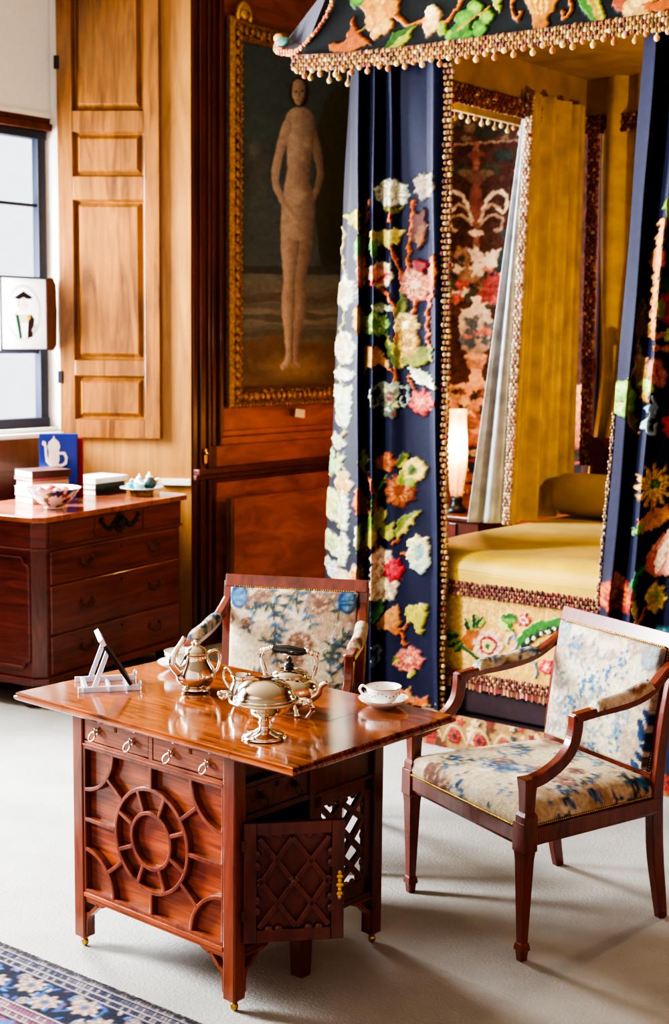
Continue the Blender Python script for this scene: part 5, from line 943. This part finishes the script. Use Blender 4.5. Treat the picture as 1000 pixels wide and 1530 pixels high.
for x0, x1 in ((.075, .405), (.415, .80), (.81, LD-.07)):
    p_ = MB().box(x0, x1, -.006, .01, .775, .875).build('frieze_panel', 'deskwood', ds, .002)
    if x0 == .415:
        m = MB(); cx_ = (x0+x1)/2; m.lathe([(.0, -.004), (.03, -.003), (.04, .003), (.048, .003), (.05, .0)], n=22); m.v = [(cx_+a, -.008-c, .828+b) for a, b, c in m.v]
        m.build('medallion', 'bronze', p_)
        for s in (-1, 1): 
            m = MB(); m.tube(smooth([(cx_+s*.045, -.009, .838), (cx_+s*.09, -.011, .806), (cx_+s*.14, -.009, .842), (cx_+s*.165, -.009, .85)], 6), .008, 6, ref=(0, 1, 0)); [m.blob((cx_+s*(.06+.018*k), -.012, .823-.018*math.sin((k+.6)*.75)+(.02 if k > 4 else 0)), .011, n=6, k=4) for k in range(6)]; m.build('swag', 'bronze', p_)
def bail(x, z, parent):
    m = MB()
    for s in (-1, 1): m.blob((x+s*.042, -.004, z+.012), .012, .005, .014, n=8, k=5); m.blob((x+s*.042, -.012, z+.012), .006, n=6, k=4)
    m.tube(smooth([(x-.042, -.013, z+.012), (x-.044, -.02, z-.008), (x-.02, -.024, z-.026), (x, -.024, z-.022), (x+.02, -.024, z-.026), (x+.044, -.02, z-.008), (x+.042, -.013, z+.012)], 5), .0045, 6, ref=(0, 1, 0)); m.build('bail_handle', 'dkbrass', parent)
for z0, z1 in ((.585, .742), (.345, .575), (.15, .335)):
    d = MB().box(.078, LD-.075, -.006, .02, z0, z1).build('drawer', 'deskwood', ds, .004); zc = (z0+z1)/2+.01
    bail(.34, zc, d); bail(.90, zc, d); MB().blob((.62, -.007, z1-.035), .007, .003, .010, n=8, k=5).build('keyhole_plate', 'bronze', d)
m = MB()                                          # panelled end with cut-in corners
def mould(pts): m.sweep([(-.001, y, z) for y, z in pts], rect(.014, .018), ref=(1, 0, 0))
for pts in ([(.10, .715), (.50, .715)], [(.10, .19), (.50, .19)], [(.065, .68), (.065, .225)], [(.535, .68), (.535, .225)], [(.10, .715), (.095, .69), (.065, .68)], [(.50, .715), (.505, .69), (.535, .68)], [(.10, .19), (.095, .215), (.065, .225)], [(.50, .19), (.505, .215), (.535, .225)]): mould(pts)
m.build('end_moulding', 'deskwood', ds, .003)
m = MB(); m.prism([(.012, .062), (.062, .012), (.055, .006), (.006, .055)], lambda a, b: (a, b, .14), lambda a, b: (a, b, .75)); m.build('canted_corner', 'mahog_dk', ds, .002)
# ---------------------------------------------------------------- books
CV = {'red': plain('red book cloth', (150, 40, 52), .6), 'brown': plain('brown book leather', (70, 32, 30), .45), 'tan': plain('tan book cloth', (196, 162, 140), .7), 'green': plain('dark green book cloth', (30, 62, 62), .5), 'black': plain('dark book spine', (34, 30, 36), .5), 'blue': plain('blue jacket', (26, 50, 150), .35), 'white': plain('white jacket', (232, 228, 226), .5), 'rose': plain('rose book cloth', (150, 96, 100), .6)}
def book(label, w, d, t, cov, loc, rz, up=False, grp='books on the writing desk'):
    b = thing('book', label, 'book', loc, rz, grp); c = .0025      # lying: w along x, d along y, spine on the -y side
    def bx(x0, x1, y0, y1, z0, z1):
        m_ = MB().box(x0, x1, y0, y1, z0, z1)
        if up: m_.v = [(x, z, w-y if False else y) for x, y, z in m_.v]
        return m_
    if not up:
        MB().box(.003, w-.003, .004, d-.004, c, t-c).build('pages', 'paper', b); m_ = MB(); m_.box(0, w, 0, d, 0, c); m_.box(0, w, 0, d, t-c, t); m_.box(0, w, -.001, c, 0, t); m_.build('cover', CV[cov], b, .001)
    else:                                                           # standing: w wide (x), d tall (z), t thick (y); spine at x = w
        MB().box(.004, w-.003, c, t-c, .003, d-.003).build('pages', 'paper', b); m_ = MB(); m_.box(0, w, 0, c, 0, d); m_.box(0, w, t-c, t, 0, d); m_.box(w-c, w+.001, 0, t, 0, d); m_.build('cover', CV[cov], b, .001)
    return b
z = DT+.001; sx, sy = .37, .355; ST = [('tan', .036, 'tan book at the bottom of the stack on the desk', .20, .18, 0), ('white', .043, 'white book second from the bottom of the desk stack', .195, .175, .03), ('tan', .034, 'tan book in the middle of the desk stack', .205, .178, -.03), ('rose', .014, 'thin rose book near the top of the desk stack', .21, .18, .02), ('brown', .036, 'dark brown book topmost of the stack beside the bowl', .225, .18, 0)]
for cov, t, lab, w, d, a in ST: book(lab, w, d, t, cov, dk_(sx, sy, z), DR+a-.36); z += t+.0008
blue_a = math.atan2(*(dk_(.715, .33)-dk_(.608, .489)).yx); p = dk_(.615, .515)
bk = book('blue jacketed book with a white coffee pot on its cover, standing upright', .195, .335, .034, 'blue', (p.x, p.y, DT), blue_a, True)
m = MB(); f0 = lambda a, b: (a*1.12, -.0006, b*1.15+.052); f1 = lambda a, b: (a*1.12, -.0016, b*1.15+.052)
for pts in ([(.045, .10), (.085, .10), (.092, .13), (.09, .17), (.096, .19), (.09, .21), (.072, .225), (.068, .24), (.062, .225), (.045, .21), (.038, .19), (.044, .17), (.042, .13)], [(.012, .20), (.024, .19), (.026, .15), (.03, .12), (.044, .105), (.044, .125), (.036, .15), (.036, .18), (.03, .21), (.018, .215)], [(.09, .165), (.118, .165), (.13, .14), (.126, .11), (.105, .098), (.086, .10), (.086, .11), (.104, .11), (.116, .122), (.118, .138), (.11, .153), (.09, .153)]): m.prism(pts, f0, f1)
m.build('printed_picture', 'paper', bk)
MB().box(.193, .1965, .0, .034, 0, .335).build('spine', CV['black'], bk)
q = p+Vector((math.cos(blue_a), math.sin(blue_a), 0))*.03+Vector((-math.sin(blue_a), math.cos(blue_a), 0))*.0365
book('slim red book standing upright behind the blue jacketed book', .19, .31, .03, 'red', (q.x, q.y, DT), blue_a+.02, True)
z = DT+.0005
for cov, t, lab, a in (('black', .03, 'black book lying lowest of the pair behind the turquoise china', .0), ('green', .03, 'dark green book lying in the middle behind the turquoise china', .05), ('white', .03, 'white book lying on top behind the turquoise china', -.04)): book(lab, .27, .19, t, cov, dk_(.86, .345, z), DR+a); z += t+.0006
# imari bowl with fruit
bp = dk_(.305, .165); ib = thing('china_bowl', 'footed china bowl with blue and rust flower painting, holding red fruit', 'bowl', bp, 0)
n, prof = 60, [(.045, 0), (.047, .008), (.045, .012), (.074, .032), (.103, .062), (.124, .092), (.135, .106), (.131, .106), (.118, .092), (.09, .06), (.06, .03), (0, .02)]
PR = []; 
for (r0, z0), (r1, z1) in zip(prof[:-1], prof[1:]): PR += [(r0+(r1-r0)*t/5, z0+(z1-z0)*t/5) for t in range(5)]
A_ = np.linspace(0, 2*np.pi, 160); PR = np.array(PR); ai = Art(0, 100, 0, len(PR), .5, (232, 226, 222)); random.seed(2)
ai.sprinkle(46, (0, 100, 10, 27), [(40, 50, 120), (176, 70, 50), (190, 90, 60), (90, 110, 80), (60, 40, 90), (206, 150, 120)], 1.6, 3.6); ai.poly([(0, 27.5), (100, 27.5), (100, 29), (0, 29)], (70, 60, 120)); ai.poly([(0, 0), (100, 0), (100, 2), (0, 2)], (60, 60, 120))
AA, JJ = np.meshgrid(A_, np.arange(len(PR))); cc, h = ai.at(AA/(2*np.pi)*99.5, JJ.astype(float)); rr = PR[:, 0][:, None]; sheet('bowl', np.stack([rr*np.cos(AA), rr*np.sin(AA), np.repeat(PR[:, 1:2], 160, 1)], -1), cc, 'glaze', ib)
frm = plain('red fruit skin', (176, 36, 14), .35, noise=.25, nscale=20); frm2 = plain('orange fruit skin', (206, 74, 24), .4, noise=.2, nscale=20)
for i, (x, y, r, zz_) in enumerate(((-.012, .0, .034, .086), (.052, .018, .03, .082), (.03, -.045, .028, .083), (-.04, .05, .03, .083), (-.055, -.03, .028, .082))):
    f = thing('fruit', ['red fruit highest in the china bowl', 'orange fruit toward the right rim of the china bowl', 'red fruit nearest the front rim of the china bowl', 'orange fruit at the back of the china bowl', 'small red fruit at the left rim of the china bowl'][i], 'fruit', (bp.x+x, bp.y+y, DT+zz_), 0, 'fruit in the china bowl')
    m = MB(); m.lathe([(.0, -r*.86), (r*.5, -r*.84), (r*.92, -r*.35), (r, .05*r), (r*.8, r*.6), (r*.4, r*.86), (.0, r*.78)], n=18); m.build('flesh', frm if i % 2 == 0 else frm2, f); MB().tube([(0, 0, r*.75), (.003, 0, r*1.05)], .0022, 6).build('stalk', 'wall_dk', f)
# turquoise china group on a low stand
cen = dk_(1.02, .16); tq = plain('turquoise glaze', (70, 176, 190), .15, coat=.5, noise=.3, nscale=30); wt = plain('white and teal glaze', (206, 226, 226), .15, coat=.5, noise=.2, nscale=26); db = plain('dark teal lustre', (70, 84, 80), .2, coat=.5, noise=.5, nscale=30)
st_ = thing('pierced_stand', 'low round brown stand under the turquoise china', 'stand', cen, 0); m = MB(); m.lathe([(.058, 0), (.06, .006), (.055, .01), (.055, .02), (.062, .024), (0, .024)], n=26); [m.blob((.058*math.cos(k*.393), .058*math.sin(k*.393), .013), .006, .006, .009, n=6, k=4) for k in range(16)]; m.build('ring', 'gilt', st_)
tr = thing('china_plate', 'turquoise edged china plate on the low brown stand', 'plate', (cen.x, cen.y, DT+.0242), 0); MB().lathe([(.04, 0), (.045, .003), (.075, .007), (.115, .018), (.114, .021), (.07, .011), (0, .008)], n=36).build('dish', tq, tr); MB().tube([(.1145*math.cos(a), .1145*math.sin(a), .0195) for a in [2*math.pi*i/40 for i in range(40)]], .0022, 6, True).build('rim', 'porc', tr)
ex = Vector((1, 0, 0)); ey = Vector((0, 1, 0))
zp = DT+.0335
def pot(name, lab, cat, dx, dy, k, mat, rz, spout=True):
    t = thing(name, lab, cat, (cen.x+dx, cen.y+dy, zp), rz); MB().lathe([(.018*k, 0), (.022*k, .004*k), (.036*k, .02*k), (.04*k, .036*k), (.034*k, .052*k), (.022*k, .062*k), (.02*k, .066*k)], n=24).build('body', mat, t)
    l = MB().lathe([(.022*k, .066*k), (.018*k, .074*k), (.008*k, .08*k), (.005*k, .084*k), (.008*k, .092*k), (0, .096*k)], n=18).build('lid', 'porc', t)
    MB().tube(smooth([(-.032*k, 0, .054*k), (-.056*k, 0, .06*k), (-.062*k, 0, .04*k), (-.038*k, 0, .024*k)], 5), .005*k, 7, ref=(0, 1, 0)).build('handle', 'porc', t)
    if spout: MB().tube(smooth([(.032*k, 0, .026*k), (.054*k, 0, .038*k), (.066*k, 0, .064*k)], 5), [.009*k-.0003*i for i in range(11)], 8, ref=(0, 1, 0)).build('spout', 'porc', t)
pot('teapot', 'small dark lustre teapot at the right of the turquoise plate', 'teapot', .042, -.01, .98, db, 2.9)
pot('sugar_pot', 'small white and teal lidded pot at the back of the turquoise plate', 'pot', -.02, .055, .8, wt, .4, False)
for dx, dy, lab in ((-.045, -.03, 'turquoise cup at the left of the turquoise plate'), (-.005, -.065, 'turquoise cup at the front of the turquoise plate')):
    c = thing('small_cup', lab, 'cup', (cen.x+dx, cen.y+dy, zp), 2.5, 'turquoise cups on the plate'); MB().lathe([(.014, 0), (.016, .003), (.026, .014), (.03, .03), (.031, .036), (.029, .036), (.022, .014), (0, .006)], n=24).build('bowl', tq if dx < -.01 else wt, c); MB().tube(smooth([(.029, 0, .03), (.042, 0, .03), (.04, 0, .014), (.025, 0, .012)], 5), .003, 6, ref=(0, 1, 0)).build('handle', 'porc', c)
# ================================================================ rug
RO = Vector((-.959, 3.949, 0)); random.seed(77); NV = (26, 32, 58); ra = Art(-.6, 1.9, 0, 1.5, .005, (150, 70, 96))
ra.poly([(-.6, 0), (1.9, 0), (1.9, .3), (-.6, .3)], NV, 0)
def band(t0, t1, c): ra.poly([(-.6, t0), (1.9, t0), (1.9, t1), (-.6, t1)], c, 0)
band(.0, .012, (70, 64, 62)); band(.03, .034, (190, 180, 176)); band(.058, .064, (196, 186, 180)); band(.082, .088, (190, 176, 172)); band(.228, .234, (196, 184, 178)); band(.236, .256, (90, 40, 76)); band(.258, .264, (206, 190, 180)); band(.264, .284, NV); band(.284, .29, (200, 186, 176))
for i in range(190):
    s = -.6+i*.0132; c = random.choice([(170, 164, 168), (110, 104, 120), (90, 84, 96), (150, 136, 140)])
    ra.line([(s, .018), (s+.005, .027)], .006, c, 0); ra.line([(s, .04), (s+.006, .052)], .006, random.choice([(130, 130, 150), (190, 180, 176), (80, 84, 110)]), 0); ra.line([(s, .068), (s+.006, .079)], .006, random.choice([(180, 172, 172), (84, 80, 104)]), 0); ra.line([(s, .24), (s+.007, .252)], .006, random.choice([(170, 110, 140), (206, 190, 180)]), 0); ra.line([(s, .268), (s+.007, .28)], .006, random.choice([(170, 100, 130), (196, 180, 176)]), 0)
for i in range(24):
    s = -.55+i*.105; t = .155+(.022 if i % 2 else -.022); ra.curve([(s-.05, .155-(.04 if i % 2 else -.04)), (s-.02, t+.03), (s+.03, t-.03), (s+.06, .155+(.04 if i % 2 else -.04))], .009, (60, 104, 160), 0)
    ra.flower(s, t, .042, [(206, 190, 170), (176, 120, 120), (214, 200, 180), (190, 140, 110), (70, 100, 150)], 8, .9, 0, .2); ra.flower(s+.052, .11 if i % 2 else .205, .02, [(200, 186, 170), (96, 130, 180), (206, 196, 180)], 6)
    for q in range(7): a_ = random.uniform(0, 6.28); ra.ell(s+.05*math.cos(a_), .155+.06*math.sin(a_), .012, .006, random.choice([(56, 110, 190), (90, 140, 200), (190, 180, 170), (120, 90, 130)]), random.uniform(0, 180), 0)
ra.sprinkle(420, (-.6, 1.9, .3, 1.5), [(190, 150, 160), (60, 60, 110), (206, 190, 180), (120, 40, 80), (90, 120, 170), (170, 90, 120), (40, 40, 76)], .012, .04)
ra.c = ra.c**1.15*.75
rg = thing('persian_rug', 'patterned navy and pink bordered rug at the lower left corner', 'rug', RO, math.atan2(-.605, .796))
S_, T_ = np.meshgrid(np.linspace(-.6, 1.9, 560), np.linspace(0, 1.5, 340)); cc, h = ra.at(S_, T_); edge = np.minimum(np.minimum(T_, 1.5-T_), np.minimum(S_+.6, 1.9-S_)); zr = .012*np.clip(edge/.012, 0, 1)**.5+.0004
sheet('pile', np.stack([S_, -T_, zr+.0015*rng.random(S_.shape)], -1), cc, 'pile', rg, flip=True)
m = MB()
for i in range(500): s = -.6+i*.005; m.box(s, s+.0032, -.001, .006+random.uniform(0, .003), .001, .006, lin(random.choice([(80, 74, 70), (60, 58, 66), (110, 100, 96)])))
m.build('edge_binding', 'pile', rg, colour=True)
# ================================================================ light and camera
def area(name, u, v, z, su, sz, power, col, d):
    l = bpy.data.lights.new(name, 'AREA'); l.shape = 'RECTANGLE'; l.size = su; l.size_y = sz; l.energy = power; l.color = col
    o = bpy.data.objects.new(name, l); COL.objects.link(o); o.location = rm(u, v, z); o.rotation_euler = Vector(d).to_track_quat('-Z', 'Y').to_euler()
    return o
dU = rm(1, 0, 0)
area('window_daylight', -6.3, 4.3, 2.45, 1.0, 2.1, 430, (.93, .97, 1.0), (dU.x, dU.y, -.12))
area('near_window_daylight', -6.3, 1.5, 2.35, 1.0, 2.2, 560, (.93, .97, 1.0), (dU.x, dU.y, -.12))
pl_ = bpy.data.lights.new('lamp_glow', 'POINT'); pl_.energy = 30; pl_.color = (1, .55, .2); pl_.shadow_soft_size = .02
o = bpy.data.objects.new('lamp_glow', pl_); COL.objects.link(o); o.location = rm(-4.37, 6.7, 1.17)
pr = bpy.data.lights.new('bed_fill_light', 'POINT'); pr.energy = 45; pr.color = (1, .8, .5); pr.shadow_soft_size = .08  # no lamp there; warm fill added to brighten the bed's dark interior
o = bpy.data.objects.new('bed_fill_light', pr); COL.objects.link(o); o.location = rm(-1.6, 6.2, 1.75)
W = bpy.data.worlds.new('daylight'); SC.world = W; W.use_nodes = True
bg = W.node_tree.nodes['Background']; bg.inputs['Color'].default_value = (.9, .95, 1, 1); bg.inputs['Strength'].default_value = .95
cam = bpy.data.cameras.new('camera'); cam.sensor_fit = 'VERTICAL'; cam.sensor_height = 36; cam.sensor_width = 36*1000/1530; cam.lens = 50
cam.dof.use_dof = True; cam.dof.focus_distance = 3.9; cam.dof.aperture_fstop = 4.5; cam.clip_start = .05
co = bpy.data.objects.new('camera', cam); COL.objects.link(co)
co.matrix_world = Matrix.Translation((0, 0, 1.768)) @ Matrix.Rotation(math.pi/2-.123, 4, 'X') @ Matrix.Rotation(.011, 4, 'Z')
SC.camera = co
SC.view_settings.view_transform = 'AgX'; SC.view_settings.look = 'AgX - Very High Contrast'; SC.view_settings.exposure = .68
SC.cycles.use_denoising = True; SC.cycles.max_bounces = 7; SC.cycles.adaptive_threshold = .02
